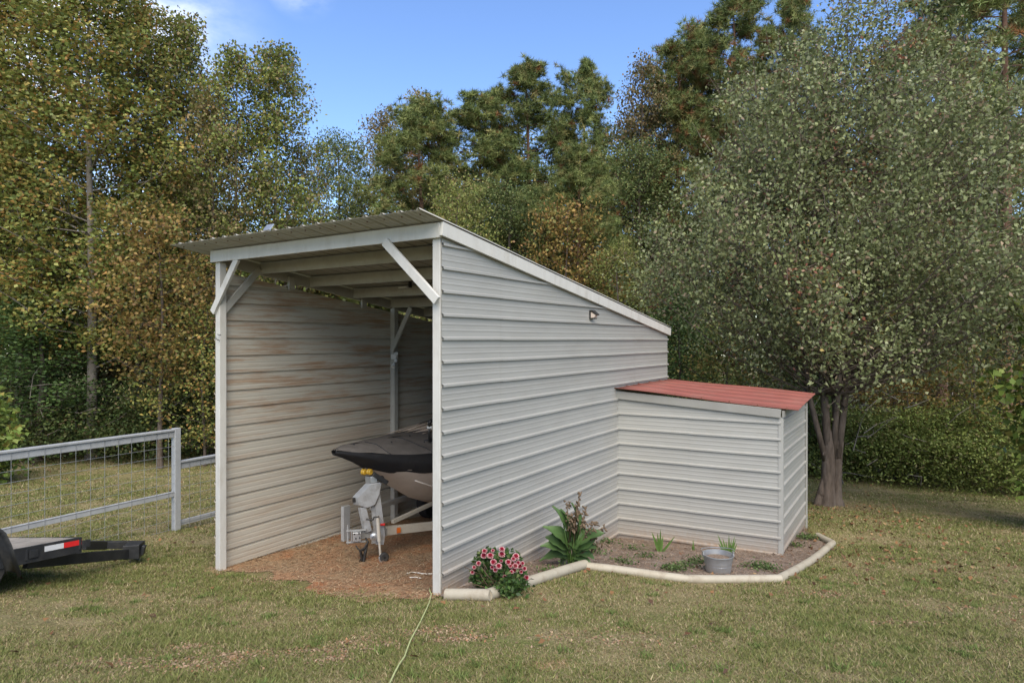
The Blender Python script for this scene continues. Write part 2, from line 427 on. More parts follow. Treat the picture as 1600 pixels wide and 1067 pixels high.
def ground_mat(name, cols, scales, bump=.6, pale=None):
    """three-colour earth mix; world-anchored object coordinates"""
    m, nt, N, L, b = mat(name)
    tc = N.new("ShaderNodeTexCoord")
    out = None
    for i, (c, sl) in enumerate(zip(cols, scales)):
        s, lo, hi = sl or (0, 0, 0)
        if i == 0:
            rg = N.new("ShaderNodeRGB"); rg.outputs[0].default_value = (*c, 1); out = rg.outputs[0]; continue
        n = N.new("ShaderNodeTexNoise"); n.inputs['Scale'].default_value = s; n.inputs['Detail'].default_value = 9; n.inputs['Roughness'].default_value = .7
        mpn = N.new("ShaderNodeMapping"); mpn.inputs['Location'].default_value = (i * 13.1, i * 7.7, 0)
        L.new(tc.outputs['Object'], mpn.inputs[0]); L.new(mpn.outputs[0], n.inputs['Vector'])
        r = N.new("ShaderNodeMapRange"); r.interpolation_type = 'SMOOTHSTEP'; r.inputs['From Min'].default_value = lo; r.inputs['From Max'].default_value = hi
        L.new(n.outputs['Fac'], r.inputs['Value'])
        mi = N.new("ShaderNodeMix"); mi.data_type = 'RGBA'; mi.inputs['B'].default_value = (*c, 1)
        L.new(r.outputs[0], mi.inputs['Factor']); L.new(out, mi.inputs['A']); out = mi.outputs['Result']
    nf = N.new("ShaderNodeTexNoise"); nf.inputs['Scale'].default_value = 45; nf.inputs['Detail'].default_value = 5
    L.new(tc.outputs['Object'], nf.inputs['Vector'])
    mr = N.new("ShaderNodeMapRange"); mr.inputs['From Min'].default_value = .3; mr.inputs['From Max'].default_value = .7; mr.inputs['To Min'].default_value = .6; mr.inputs['To Max'].default_value = 1.4
    L.new(nf.outputs['Fac'], mr.inputs['Value'])
    vm = N.new("ShaderNodeVectorMath"); vm.operation = 'SCALE'; L.new(out, vm.inputs[0]); L.new(mr.outputs[0], vm.inputs['Scale'])
    L.new(vm.outputs[0], b.inputs['Base Color'])
    b.inputs['Roughness'].default_value = .95; b.inputs['Specular IOR Level'].default_value = .1
    bp = N.new("ShaderNodeBump"); bp.inputs['Strength'].default_value = bump; bp.inputs['Distance'].default_value = .02
    L.new(nf.outputs['Fac'], bp.inputs['Height']); L.new(bp.outputs[0], b.inputs['Normal'])
    return m
M['lawn'] = ground_mat("lawn_soil", [(.16, .145, .062), (.23, .19, .10), (.13, .14, .045), (.30, .19, .10)],
                       [None, (.9, .42, .6), (.7, .48, .62), (1.3, .62, .72)])
M['dirt'] = ground_mat("red_clay_with_straw", [(.30, .175, .10), (.27, .19, .115), (.33, .14, .065)], [None, (2.5, .4, .6), (1.2, .52, .7)])
M['mulch'] = ground_mat("grey_brown_mulch", [(.165, .125, .095), (.23, .185, .15), (.13, .12, .06)], [None, (5, .45, .65), (1.8, .58, .72)])

# ------------------------------------------------------------------ ground
def axis_pts(segs):
    out = []
    for a, b, n in segs: out += list(np.linspace(a, b, n, endpoint=False))
    return np.array(out + [segs[-1][1]])
gx = axis_pts([(-140, -30, 16), (-30, -12, 24), (-12, 16, 112), (16, 40, 30), (40, 140, 16)])
gy = axis_pts([(-40, 0, 16), (0, 20, 80), (20, 40, 26), (40, 180, 20)])
XX, YY = np.meshgrid(gx, gy)
ZZ = gz(XX.clip(-60, 60), YY.clip(-12, 95))
ZZ += (vnoise(XX, YY, .9, 3) - .5) * .03
mb = MB(); mb.grid([[(XX[i, j], YY[i, j], ZZ[i, j]) for j in range(len(gx))] for i in range(len(gy))])
ground = mb.build("ground", M['lawn'], smooth=True); tag(ground, kind='structure')
def gzn(x, y): return gz(x, y) + (vnoise(x, y, .9, 3) - .5) * .03

# ------------------------------------------------------------------ shed frame of reference
O = np.array([-.70, 6.2]); U = np.array([-.844, .537]); D = np.array([.5295, .848])
U /= np.linalg.norm(U); D = np.array([-U[1], U[0]]) * -1
if D[1] < 0: D = -D
U3 = np.array([U[0], U[1], 0]); D3 = np.array([D[0], D[1], 0]); Z3 = np.array([0, 0, 1.0])
WID, LEN = 3.65, 6.6
def S(u, d, z):
    """shed coordinates: u to the left, d to the back, z relative to eye level"""
    q = O + u * U + d * D
    return np.array([q[0], q[1], z + CZ])
SL = .91 / 6.6                      # roof fall
def roof_z(d): return 1.135 - SL * d
def Gud(u, d):
    q = O + u * U + d * D
    return float(gzn(q[0], q[1])) - CZ

def inpoly(x, y, poly):
    x = np.asarray(x); y = np.asarray(y); ins = np.zeros(x.shape, bool); n = len(poly)
    for i in range(n):
        x0, y0 = poly[i]; x1, y1 = poly[(i + 1) % n]
        c = ((y0 > y) != (y1 > y)) & (x < (x1 - x0) * (y - y0) / (y1 - y0 + 1e-12) + x0)
        ins ^= c
    return ins
def sheet(name, poly, mt, dz, step=.06, wob=.0):
    poly = np.array(poly); x0, y0 = poly.min(0); x1, y1 = poly.max(0)
    xs = np.arange(x0, x1 + step, step); ys = np.arange(y0, y1 + step, step)
    X, Y = np.meshgrid(xs, ys)
    Zg = gzn(X, Y) + dz
    cx = (X[:-1, :-1] + X[1:, 1:]) / 2; cy = (Y[:-1, :-1] + Y[1:, 1:]) / 2
    if wob:
        px = cx + (vnoise(cx, cy, .22, 5) - .5) * wob; py = cy + (vnoise(cx, cy, .22, 6) - .5) * wob
    else: px, py = cx, cy
    ins = inpoly(px, py, poly)
    m = X.shape[1]
    mb = MB(); idx = {}
    vs = []; fs = []
    for i, j in zip(*np.nonzero(ins)):
        q = []
        for (a, b) in ((i, j), (i, j + 1), (i + 1, j + 1), (i + 1, j)):
            if (a, b) not in idx:
                idx[(a, b)] = len(vs); vs.append((X[a, b], Y[a, b], Zg[a, b]))
            q.append(idx[(a, b)])
        fs.append(q)
    mb.add(vs, fs)
    return tag(mb.build(name, mt, smooth=True), kind='structure')
pad_poly = [tuple(O + u * U + d * D) for u, d in [(-.06, -.18), (.5, -.42), (1.3, -.40), (2.0, .05), (2.8, .15), (3.75, -.12), (3.75, 6.5), (-.0, 6.5)]]
sheet("dirt_floor", pad_poly, M['dirt'], .008, step=.04, wob=.3)

BARE = []
for (px, py, rx, ry) in [(290, 1012, .22, .10), (365, 1026, .3, .1), (545, 1003, .16, .10), (508, 1017, .3, .08), (525, 1030, .14, .08), (672, 985, .28, .10), (610, 1005, .15, .07), (310, 1042, .3, .1), (720, 1000, .2, .08), (200, 1035, .4, .12), (1560, 950, .7, .2), (1375, 865, .5, .3), (1330, 795, .6, .35), (1420, 975, .4, .15), (960, 1000, .5, .15), (1280, 930, .3, .15), (420, 905, .3, .15)]:
    g = G(px, py); BARE.append((g[0], g[1], rx, ry))

# lean-to corners (plan)
LI = np.array([1.556, 9.85]); LC = np.array([3.74, 8.90]); LB = LC + D * 2.22
# pipe edging nodes on the ground (photo pixel -> plan)
pn = [np.array(q) for q in [(-.62, 6.0), (-.22, 5.86), (.82, 7.30), (1.93, 7.02), (2.98, 7.16), (4.78, 9.55), (4.80, 10.05)]]
bed_poly = [tuple(O + np.array([0.02, 0])), (-.62, 5.98), (-.2, 5.9), (.84, 7.35), (1.93, 7.06), (2.97, 7.2), (4.72, 9.55), (4.76, 10.3), tuple(LB), tuple(LC + .05 * D), tuple(LI)]
sheet("flower_bed", bed_poly, M['mulch'], .02)

# ------------------------------------------------------------------ rib panel walls
PITCH = .2286
def rib_profile(z0, z1, phase, h=.026):
    """(z, offset) list from z0 to z1 with a major rib every PITCH and two minor ribs between"""
    pts = [(z0, 0.0)]
    k0 = int(math.floor((z0 - phase) / PITCH)) - 1
    k1 = int(math.ceil((z1 - phase) / PITCH)) + 1
    for k in range(k0, k1):
        c = phase + k * PITCH
        for dz, o in ((-.020, 0), (-.011, h), (.011, h), (.022, 0)): pts.append((c + dz, o))
        for mc in (c + PITCH / 3 + .008, c + 2 * PITCH / 3 - .008):
            for dz, o in ((-.013, 0), (-.006, .0022), (.006, .0022), (.013, 0)): pts.append((mc + dz, o))
    pts = sorted([p for p in pts if z0 <= p[0] <= z1] + [(z1, 0.0)])
    return pts
def panel(name, mt, parent, base, along, outn, d0, d1, zb, ztop, phase, laps=(), flip=False, tilt=0.0):
    """ribbed sheet: base point (plan), along (plan unit), outward normal, from d0 to d1; ztop(d) is a falling line"""
    mb = MB()
    cuts = [d0] + list(laps) + [d1]
    zmax = max(ztop(d0), ztop(d1))
    prof = rib_profile(zb, zmax, phase)
    for s in range(len(cuts) - 1):
        a, b = cuts[s], cuts[s + 1] + (.05 if s < len(cuts) - 2 else 0)
        lift = .0022 * (s % 2)
        rows = []
        n = max(2, int((b - a) / .5) + 1)
        for (z, o) in prof:
            # length of this level under the sloping top
            lo, hi = a, b
            if ztop(a) >= ztop(b):
                if z > ztop(a): continue
                if z > ztop(b):
                    hi = a + (b - a) * (ztop(a) - z) / (ztop(a) - ztop(b))
            row = []
            for t in np.linspace(lo, hi, n):
                wav = .0012 * math.sin(t * 2.3 + z * 2) + .0008 * math.sin(t * 5.1 - z * 3 + s)
                q = base + along * t + outn * (o + lift + wav)
                row.append((q[0], q[1], z + CZ + tilt * t + .0015 * math.sin(t * 1.7 + s * 2)))
            rows.append(row)
        if flip: rows = [r[::-1] for r in rows]
        mb.grid(rows)
    vv = np.array(mb.v); hgt = vv[:, 2] - gz(vv[:, 0], vv[:, 1])
    o = mb.build(name, mt, parent)
    at = o.data.attributes.new("mud", 'FLOAT', 'POINT'); at.data.foreach_set("value", np.exp(-np.maximum(hgt, 0) / .16).astype(np.float32))
    return o

root = empty("boat_shed", S(WID / 2, 0, Gud(WID / 2, 0)), "tall open fronted grey metal shed with a sloping roof sheltering a covered boat", "shed")
# right outer wall, left wall, unseen back wall added to keep the inside dark
panel("wall", M['wall'], root, O - U * .012, D, -U, .012, LEN, -3.4, lambda d: roof_z(d) - .06, .003 + PITCH * .03, laps=(1.05, 3.55, 5.0), flip=True)
w = panel("wall", M['rusty'], root, O + U * (WID + .004), D, U, -.0, LEN, -3.25, lambda d: roof_z(d) - .245 + .008 * d, .0 + PITCH * .02, laps=(2.55, 4.6))
w["label"] = "rust stained wall seen from inside"
mb = MB()
prof = rib_profile(-3.35, roof_z(LEN) - .06, .0)
mb.grid([[tuple(S(u, LEN + .004 + o, z)) for u in (0, 1.8, WID)] for (z, o) in prof])
mb.build("wall", M['rusty'], root, smooth='auto')
# posts
PW = .092
def post(u, d, ztop):
    mb = MB(); zb = Gud(u, d) - .12
    mb.bar(S(u, d, zb), S(u, d, ztop), PW, PW, up=U3)
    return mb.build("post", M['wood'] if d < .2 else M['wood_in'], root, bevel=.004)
post(PW / 2 - .002, PW / 2, .985); post(WID - PW / 2, PW / 2, .985)
post(WID - PW / 2 - .002, 3.24, roof_z(3.2) - .15); post(PW / 2 + .01, 3.24, roof_z(3.2) - .15)
post(WID - PW / 2 - .002, 6.5, roof_z(6.5) - .15); post(PW / 2 + .01, 6.5, roof_z(6.5) - .15)
# header beam across the front
mb = MB(); mb.bar(S(-.03, -.022, 1.057), S(WID + .05, -.022, 1.057), .04, .145)
mb.build("header_beam", M['wood'], root, bevel=.004)
# right rake fascia in two boards, left rake beam, right inner rake beam
for a, b in ((.0, 3.52), (3.526, LEN + .05)):
    mb = MB(); mb.bar(S(-.05, a - .04, roof_z(a - .04) - .073), S(-.05, b, roof_z(b) - .073), .034, .135)
    mb.build("fascia_board", M['wood'], root, bevel=.003)
mb = MB(); mb.bar(S(WID - .022, .01, roof_z(.01) - .098), S(WID - .022, LEN, roof_z(LEN) - .098), .038, .145)
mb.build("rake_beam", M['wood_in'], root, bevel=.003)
mb = MB(); mb.bar(S(.04, .1, roof_z(.1) - .098), S(.04, LEN, roof_z(LEN) - .098), .038, .145)
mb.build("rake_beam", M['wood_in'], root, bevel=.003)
# purlins
for d in (.64, 1.48, 2.33, 3.17, 4.03, 4.88, 5.74, 6.52):
    mb = MB(); z = roof_z(d) - .083
    mb.bar(S(.065, d, z), S(WID - .045, d, z), .038, .15)
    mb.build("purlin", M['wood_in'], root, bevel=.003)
# cleats hanging on the left rake beam
for d in (1.12, 2.52):
    mb = MB(); z = roof_z(d) - .09
    mb.bar(S(WID - .062, d, z), S(WID - .062, d, z - .19), .04, .1, up=D3)
    mb.build("cleat", M['wood_in'], root, bevel=.003)
# knee braces
def brace(a, b, w, h, up, m):
    mb = MB(); mb.bar(a, b, w, h, up=up); mb.build("knee_brace", m, root, bevel=.003)
brace(S(WID + .03, -.018, .35), S(3.17, -.018, 1.0), .036, .088, np.cross(U3, Z3) * 0 + Z3, M['wood'])
brace(S(-.02, -.062, .375), S(.66, -.062, .995), .036, .088, Z3, M['wood'])
brace(S(WID - .06, .06, .36), S(WID - .06, .60, .95), .036, .09, Z3, M['wood_in'])
brace(S(WID - .06, 3.17, -.19), S(WID - .52, 3.13, .53), .036, .088, Z3, M['wood_in'])
# roof sheet: ribs run down the slope
mb = MB()
prof = []
u0, u1 = -.075, 4.03
uu = u0
ribs = np.arange(u0 + .03, u1, PITCH)
prof = [(u0, .0)]
for r_ in ribs:
    for du, o in ((-.024, 0), (-.010, .019), (.010, .019), (.024, 0)):
        if prof[-1][0] < r_ + du < u1: prof.append((r_ + du, o))
    for f in (1 / 3 + .03, 2 / 3 - .03):
        for du, o in ((-.012, 0), (-.005, .004), (.005, .004), (.012, 0)):
            if prof[-1][0] < r_ + f * PITCH + du < u1: prof.append((r_ + f * PITCH + du, o))
prof.append((u1, 0))
rows = []
for d in np.linspace(-.37, LEN + .12, 14):
    rows.append([tuple(S(u, d, roof_z(d) + .006 + o + .002 * math.sin(u * 3 + d * 2.2))) for (u, o) in prof])
mb.grid(rows)
rf = mb.build("roof", M['roof'], root, smooth='auto')
so = rf.modifiers.new("thickness", 'SOLIDIFY'); so.thickness = .0012
# hook on the left front post
mb = MB(); c = S(WID - .09, -.005, .06)
mb.tube([c + D3 * .02, c - D3 * .03 + Z3 * .01, c - D3 * .05 - Z3 * .03, c - D3 * .03 - Z3 * .06, c + D3 * .0 - Z3 * .065], .006, 6)
mb.build("hook", M['galv'], root, smooth=True)
# screw heads along the roof's front edge
for r_ in ribs:
    mb = MB(); mb.lathe(S(r_ + .06, -.27, roof_z(-.27) + .001), [(0, -.012), (.007, -.008), (.009, -.004), (.009, .0)], seg=8); mb.build("roof_screw", M['rust'], root)

# ---- lean-to storage shed
lroot = empty("storage_shed", (LC[0], LC[1], gz(LC[0], LC[1])), "low grey metal lean-to with a red roof built against the tall shed's side", "shed")
dF = (LC - LI) / np.linalg.norm(LC - LI); LF = np.linalg.norm(LC - LI); nF = np.array([dF[1], -dF[0]])
if nF[1] > 0: nF = -nF
LI2 = LI + dF * .02
topF = lambda d: -.85 - .070 * d
panel("wall", M['wall'], lroot, LI2, dF, nF, 0, LF - .02, -3.3, topF, -1.355 + PITCH * 0, laps=(1.12,), tilt=-.013)
nS = np.array([D[1], -D[0]])
panel("wall", M['wall'], lroot, LC, D, nS, 0.0, 2.22, -3.4, lambda d: -1.06, -1.36, laps=())
# corner trim and back trim
mb = MB(); c = LC + dF * .0 + nF * .012
zb = float(gzn(LC[0], LC[1])) - CZ - .05
mb.prism([(c[0] - dF[0] * .035, c[1] - dF[1] * .035, zb + CZ), (c[0] + dF[0] * .03, c[1] + dF[1] * .03, zb + CZ),
          (c[0] + dF[0] * .03 + D[0] * .05, c[1] + dF[1] * .03 + D[1] * .05, zb + CZ), (c[0] - dF[0] * .035 + D[0] * .012, c[1] - dF[1] * .035 + D[1] * .012, zb + CZ)], (0, 0, -1.075 - zb))
mb.build("corner_trim", M['wall'], lroot, bevel=.003)
mb = MB(); c = LB + nS * .024
mb.bar((c[0], c[1], gz(c[0], c[1]) - .05), (c[0], c[1], CZ - 1.06), .03, .03, up=(D[0], D[1], 0)); mb.build("edge_trim", M['wall'], lroot)
# fascia on the front, below the red roof
mb = MB()
a = LI + dF * .025 + nF * .035; b = LC + dF * .0 + nF * .035
mb.bar((a[0], a[1], CZ - .835), (b[0], b[1], CZ - 1.022), .03, .118); mb.build("fascia_board", M['trim'], lroot, bevel=.003)
mb = MB()
a = LC + nS * .03 + D * -.02; b = LB + nS * .03
mb.bar((a[0], a[1], CZ - 1.03), (b[0], b[1], CZ - .99), .03, .09); mb.build("fascia_board", M['trim'], lroot, bevel=.003)
# red roof: ribs run parallel to the shed wall's normal (from wall outward)
FL = P(954, 606, 9.72); FR = P(1247, 642, 8.80); BR = P(1274, 615, 10.95); BL = np.array([2.83, 11.82, CZ - .72])
mb = MB()
nr = 5
rows = []
ts = []
for k in range(nr + 1):
    t = k / nr
    for dt, h in ((-.012, 0), (-.005, .011), (.005, .011), (.012, 0)):
        if 0 <= t + dt <= 1: ts.append((t + dt, h))
for tt, h in ts:
    a = FL * (1 - tt) + BL * tt; b = FR * (1 - tt) + BR * tt
    rows.append([tuple(a * (1 - s) + b * s + np.array([0, 0, h + .008 * math.sin(s * 7 + tt * 3)])) for s in np.linspace(0, 1, 8)])
mb.grid(rows)
rr = mb.build("roof", M['red_roof'], lroot, smooth='auto')
so = rr.modifiers.new("thickness", 'SOLIDIFY'); so.thickness = .004

for s_ in np.linspace(.06, .94, 7):
    q = FL * (1 - s_) + FR * s_ + (BL - FL) * .045 * (1 - s_) + (BR - FR) * .045 * s_
    mb = MB(); mb.lathe(q + Z3 * .004, [(.0, .006), (.010, .006), (.012, -.01)], seg=8); mb.build("roof_screw", M['rust'], lroot)

# ---- small fixtures
t = empty("wall_light", S(-.02, 3.34, .345), "small black solar wall light high on the tall shed's outer side wall", "lamp")
c = S(-.034, 3.34, .355)
mb = MB(); mb.box(c + U3 * .008, D3 * .045, U3 * .010, Z3 * .062)
mb.prism([c - D3 * .045 + Z3 * .062, c - D3 * .045 + Z3 * .062 - U3 * .03, c - D3 * .045 + Z3 * .0 - U3 * .1, c - D3 * .045 - Z3 * .012 - U3 * .09, c - D3 * .045 + Z3 * .045], D3 * .09)
mb.box(c - Z3 * .055 - U3 * .03, D3 * .045, U3 * .03, Z3 * .006)
mb.build("housing", M['dark'], t, bevel=.002)
mb = MB(); mb.prism([c - D3 * .04 + Z3 * .035 - U3 * .003, c - D3 * .04 - Z3 * .005 - U3 * .075, c - D3 * .04 - Z3 * .045 - U3 * .055, c - D3 * .04 - Z3 * .048 - U3 * .003], D3 * .08)
mb.build("lens", M['glass'], t, bevel=.002)

c = S(WID - .10, 3.19, -.33)
t = empty("security_light", c, "white twin head security light on the shed's inner middle post", "lamp")
mb = MB(); mb.box(c + Z3 * .045, U3 * .055, D3 * .03, Z3 * .04); mb.ball(c - U3 * .05 - Z3 * .02 - D3 * .02, .03); mb.build("housing", M['white_plastic'], t, bevel=.006, smooth='auto')
for (a, b) in ((-.12, .10), (-.05, -.12)):
    mb = MB(); q = c + U3 * (a + .02) + Z3 * (b * .5) - D3 * .04
    e = c + U3 * a - D3 * .09 + Z3 * b
    mb.tube([q, e], [.016, .036], 12); mb.build("lamp_head", M['white_plastic'], t, smooth='auto')
mb = MB(); q = c - U3 * .03 - D3 * .05 - Z3 * .12; mb.ball(q, .03, sq=(1, 1, 1.2)); mb.build("motion_sensor", M['white_plastic'], t, smooth=True)

c = S(2.15, -.33, roof_z(-.33) + .03)
t = empty("solar_panel", c, "little silver solar panel standing on the tall roof's front edge", "solar panel")
mb = MB(); mb.box(c + Z3 * .03, U3 * .06, (D3 * .6 + Z3 * .8) * .045, (Z3 * .6 - D3 * .8) * .008); mb.build("panel", M['galv'], t, bevel=.003)
mb = MB(); mb.bar(c - Z3 * .02, c + Z3 * .05 + D3 * .02, .02, .02, up=D3); mb.build("bracket", M['galv'], t)

c = S(2.38, 2.16, roof_z(2.16) - .06)
t = empty("ceiling_light", c, "small pale lamp with black bracket under the tall shed's third roof purlin", "lamp")
mb = MB(); mb.box(c - Z3 * .02 - D3 * .02, U3 * .08, D3 * .05, Z3 * .010); mb.build("lamp_panel", M['white_plastic'], t, bevel=.003)
mb = MB(); mb.bar(c - U3 * .09 - Z3 * .02, c - U3 * .09 + Z3 * .09, .03, .04, up=D3); mb.build("bracket", M['dark'], t)

# grey board stub by the left wall
c = P(540, 852, 9.55); zt = P(540, 790, 9.55)[2]; zg = float(gzn(c[0], c[1]))
mb = MB(); mb.bar((c[0], c[1], zg - .1), (c[0], c[1], zt), .13, .06, up=U3)
tag(mb.build("board_stub", M['fence'], bevel=.003, origin=(c[0], c[1], zg)), "short grey upright board standing against the rust stained inner wall", "board")

# ------------------------------------------------------------------ boat
T0 = np.array([-2.25, 8.2]); BD = np.array([.529, .848]); BD /= np.linalg.norm(BD); BN = np.array([BD[1], -BD[0]])
def B(t, s, z):
    q = T0 + BD * t + BN * s
    return np.array([q[0], q[1], z + CZ])
st = np.array([0, .06, .15, .3, .5, .75, 1.05, 1.4, 1.9, 2.5, 3.3, 4.2, 5.0])
hw = np.array([.02, .09, .18, .31, .45, .60, .73, .84, .94, 1.0, 1.02, 1.0, .97])
gw = np.array([-1.425, -1.435, -1.45, -1.475, -1.505, -1.53, -1.55, -1.56, -1.565, -1.57, -1.57, -1.57, -1.57])
kl = np.array([-1.46, -1.49, -1.53, -1.60, -1.71, -1.87, -2.10, -2.31, -2.50, -2.60, -2.64, -2.65, -2.65])
cr_ = np.array([-1.41, -1.39, -1.375, -1.37, -1.37, -1.375, -1.38, -1.385, -1.375, -1.22, -1.15, -1.25, -1.35])
bz = float(gzn(*(T0 + BD * 2.5)))
broot = empty("motor_boat", (T0[0] + BD[0] * 2.5, T0[1] + BD[1] * 2.5, bz), "beige hulled boat under a faded dark cover, parked bow first inside the shed", "boat")
def hull_sec(i, side):
    w_, g_, k_ = hw[i] * .97, gw[i], kl[i]; h = g_ - k_
    return [B(st[i], side * w_ * a, g_ - h * b) for a, b in ((1, 0), (.97, .18), (.90, .36), (.78, .54), (.58, .72), (.32, .88), (0, 1))]
mb = MB()
for side in (1, -1):
    rows = [hull_sec(i, side) for i in range(len(st))]
    if side < 0: rows = [r[::-1] for r in rows]
    mb.grid([[tuple(p) for p in r] for r in rows])
e = hull_sec(len(st) - 1, 1) + hull_sec(len(st) - 1, -1)[::-1][1:]
mb.add(e, [tuple(range(len(e)))])
mb.build("hull", M['hull'], broot, smooth=True)
for j in (3, 4):
    mb = MB()
    for side in (1, -1):
        mb.tube([hull_sec(i, side)[j] for i in range(8 if j == 3 else 6, len(st))], .012, 6)
    mb.build("strake", M['hull'], broot, smooth=True)
mb = MB()
for side in (1, -1):
    rows = []
    for i in range(5, len(st)):
        s_ = hull_sec(i, side); o3 = np.array([BN[0], BN[1], 0]) * side * .006
        rows.append([tuple(s_[0] * (1 - f) + s_[2] * f + o3 * (1 + f)) for f in (.5, .6, .72, .85)])
    mb.grid(rows if side > 0 else [r[::-1] for r in rows])
mb.build("blue_stripe", M['blue'], broot, smooth=True)
# cover: skirt (dark) and top (faded)
def cov_pt(i, side, f):
    """f 0..1 gunwale to crown"""
    w_, g_, c_ = hw[i] + .02, gw[i] + .01, cr_[i]
    wr = .008 * math.sin(i * 2.1 + f * 9 + side)
    return B(st[i] - .02 * (i == 0), side * w_ * (1 - f), g_ + (c_ - g_) * math.sin(f * math.pi / 2) ** .9 + wr)
mb = MB()
for side in (1, -1):
    rows = []
    for i in range(len(st)):
        w_ = hw[i] + .02; g_ = gw[i] + .01; row = []; dep = min(.29, gw[i] - kl[i] + .02); h_ = gw[i] - kl[i]
        for f in (0, .05, .3, .55, .8, 1):
            a_ = np.interp(dep * f / h_, [0, .18, .36, .54, .72, .88, 1], [1, .97, .90, .78, .58, .32, 0])
            puff = .012 * math.sin(f * 3.1) * (1 + math.sin(st[i] * 6)) + .012
            row.append(tuple(B(st[i] - .03 * (i == 0) - .02 * (i < 6), side * (hw[i] * a_ + (puff if f > 0 else .02)), g_ - dep * f)))
        rows.append(row)
    mb.grid(rows if side > 0 else [r[::-1] for r in rows])
rows = []
mb.build("cover_skirt", M['cover'], broot, smooth=True)
mb = MB()
for side in (1, -1):
    rows = [[tuple(cov_pt(i, side, f)) for f in (0, .06, .18, .35, .55, .78, 1)] for i in range(len(st))]
    mb.grid([r[::-1] for r in rows] if side > 0 else rows)
mb.build("cover_top", M['cover_top'], broot, smooth=True)
# folded dark flap lying on the cover
mb = MB()
rows = []
for a in np.linspace(0, 1, 9):
    row = []
    for b in np.linspace(0, 1, 6):
        t_ = 1.0 + .22 * b + .5 * a; s_ = .20 + .42 * a + .12 * b
        z = np.interp(t_, st, gw) + .09 + .05 * math.sin(a * 9 + b * 4) * b + .08 * math.sin(a * 3.1) * math.sin(b * 3.1)
        row.append(tuple(B(t_, s_, z)))
    rows.append(row)
mb.grid(rows); mb.build("cover_flap", M['cover'], broot, smooth=True)
# seams and snap buttons
mb = MB()
for i in (4, 6, 8):
    mb.tube([cov_pt(i, 1, f) + Z3 * .004 for f in (0, .06, .18, .35, .55, .78, 1)], .005, 5)
for (t_, s_) in ((.25, .06), (.7, .3), (1.0, .62), (1.3, .1)):
    i = int(np.searchsorted(st, t_)); q = B(t_, s_, np.interp(t_, st, cr_) - .02 * s_ + .004); mb.ball(q, .012, 8, 4)
mb.build("cover_seam", M['cover'], broot, smooth=True)
# pale lettering across the cover
fc = bpy.data.curves.new("lettering", 'FONT'); fc.body = "YAMAHA"; fc.size = .27; fc.extrude = .001; fc.align_x = 'CENTER'
fo = bpy.data.objects.new("lettering_curve", fc); sc.collection.objects.link(fo)
bpy.context.view_layer.update()
me = bpy.data.meshes.new_from_object(fo.evaluated_get(bpy.context.evaluated_depsgraph_get()))
bpy.data.objects.remove(fo)
lv = np.array([v.co[:] for v in me.vertices])
lv[:, 0] *= 1.0 / max(1e-6, np.ptp(lv[:, 0])); lv[:, 1] *= .72 / max(1e-6, np.ptp(lv[:, 1]))
for v, (a, b, c_) in zip(me.vertices, lv):
    s_ = -.32 + a; t_ = 1.5 + b
    i = int(np.clip(np.searchsorted(st, t_) - 1, 0, len(st) - 2)); k = (t_ - st[i]) / (st[i + 1] - st[i])
    zz = []
    for ii in (i, i + 1):
        f = 1 - abs(s_) / (hw[ii] + .02); zz.append(gw[ii] + .01 + (cr_[ii] - gw[ii] - .01) * math.sin(max(f, 0) * math.pi / 2) ** .9)
    v.co = Vector(tuple(B(t_, s_, zz[0] * (1 - k) + zz[1] * k + .016))) - broot.location
lo_ = bpy.data.objects.new("lettering", me); sc.collection.objects.link(lo_); lo_.parent = broot; me.materials.clear(); me.materials.append(M['letter'])
# upright fitting on the bow deck
c = P(671, 690, 9.0); mb = MB()
mb.tube([c, c + Z3 * .26], .018, 8); mb.tube([c + Z3 * .2, c + Z3 * .27 + np.array([.0, 0, .0]), c + Z3 * .31 + np.array([.03, 0, 0])], [.02, .03, .02], 8)
mb.build("deck_fitting", M['dark'], broot, smooth=True)
mb = MB(); mb.tube([c + Z3 * .2 + np.array([-.035, -.01, 0]), c + Z3 * .2 + np.array([.03, .0, 0])], .02, 10); mb.build("fitting_cap", M['white_plastic'], broot, smooth='auto')

# ------------------------------------------------------------------ boat trailer
def Q(px, py, Z=8.55): return P(px, py, Z)
troot = empty("boat_trailer", (*P(585, 870, 8.5)[:2], float(gzn(*P(585, 870, 8.5)[:2]))), "grey boat trailer with folding tongue, winch post and jack under the covered boat", "trailer")
mb = MB(); mb.bar(P(602, 829, 8.75), P(760, 812, 9.9), .06, .115); mb.build("frame_beam", M['pale_steel'], troot, bevel=.004)
mb = MB(); mb.bar(P(556, 836, 8.5), P(603, 830, 8.75), .08, .10); mb.build("tongue", M['grey_steel'], troot, bevel=.005)
for x in (634, 649, 662):
    mb = MB(); mb.lathe(P(x, 827.5 - (x - 634) * .1, 8.75 + (x - 602) * .0073 - .03), [(0, 0), (.014, 0)], axis=(-.3, 1, 0), seg=10)
    mb.build("frame_hole", M['dark'], troot)  # flat dark disc: the shade in a beam hole, painted on
mb = MB(); mb.box(P(623, 828, 8.82), np.array([.022, .016, 0]), np.array([.004, -.006, 0]), Z3 * .035); mb.build("reflector", M['orange'], troot)
mb = MB(); mb.bar(P(613, 815, 8.9), P(700, 775, 9.9), .05, .05); mb.build("bunk", M['pale_steel'], troot, bevel=.004)
mb = MB(); mb.bar(B(1.2, -.55, -2.5), B(4.8, -.55, -2.5), .09, .06); mb.build("bunk", M['wood_in'], troot, bevel=.004)
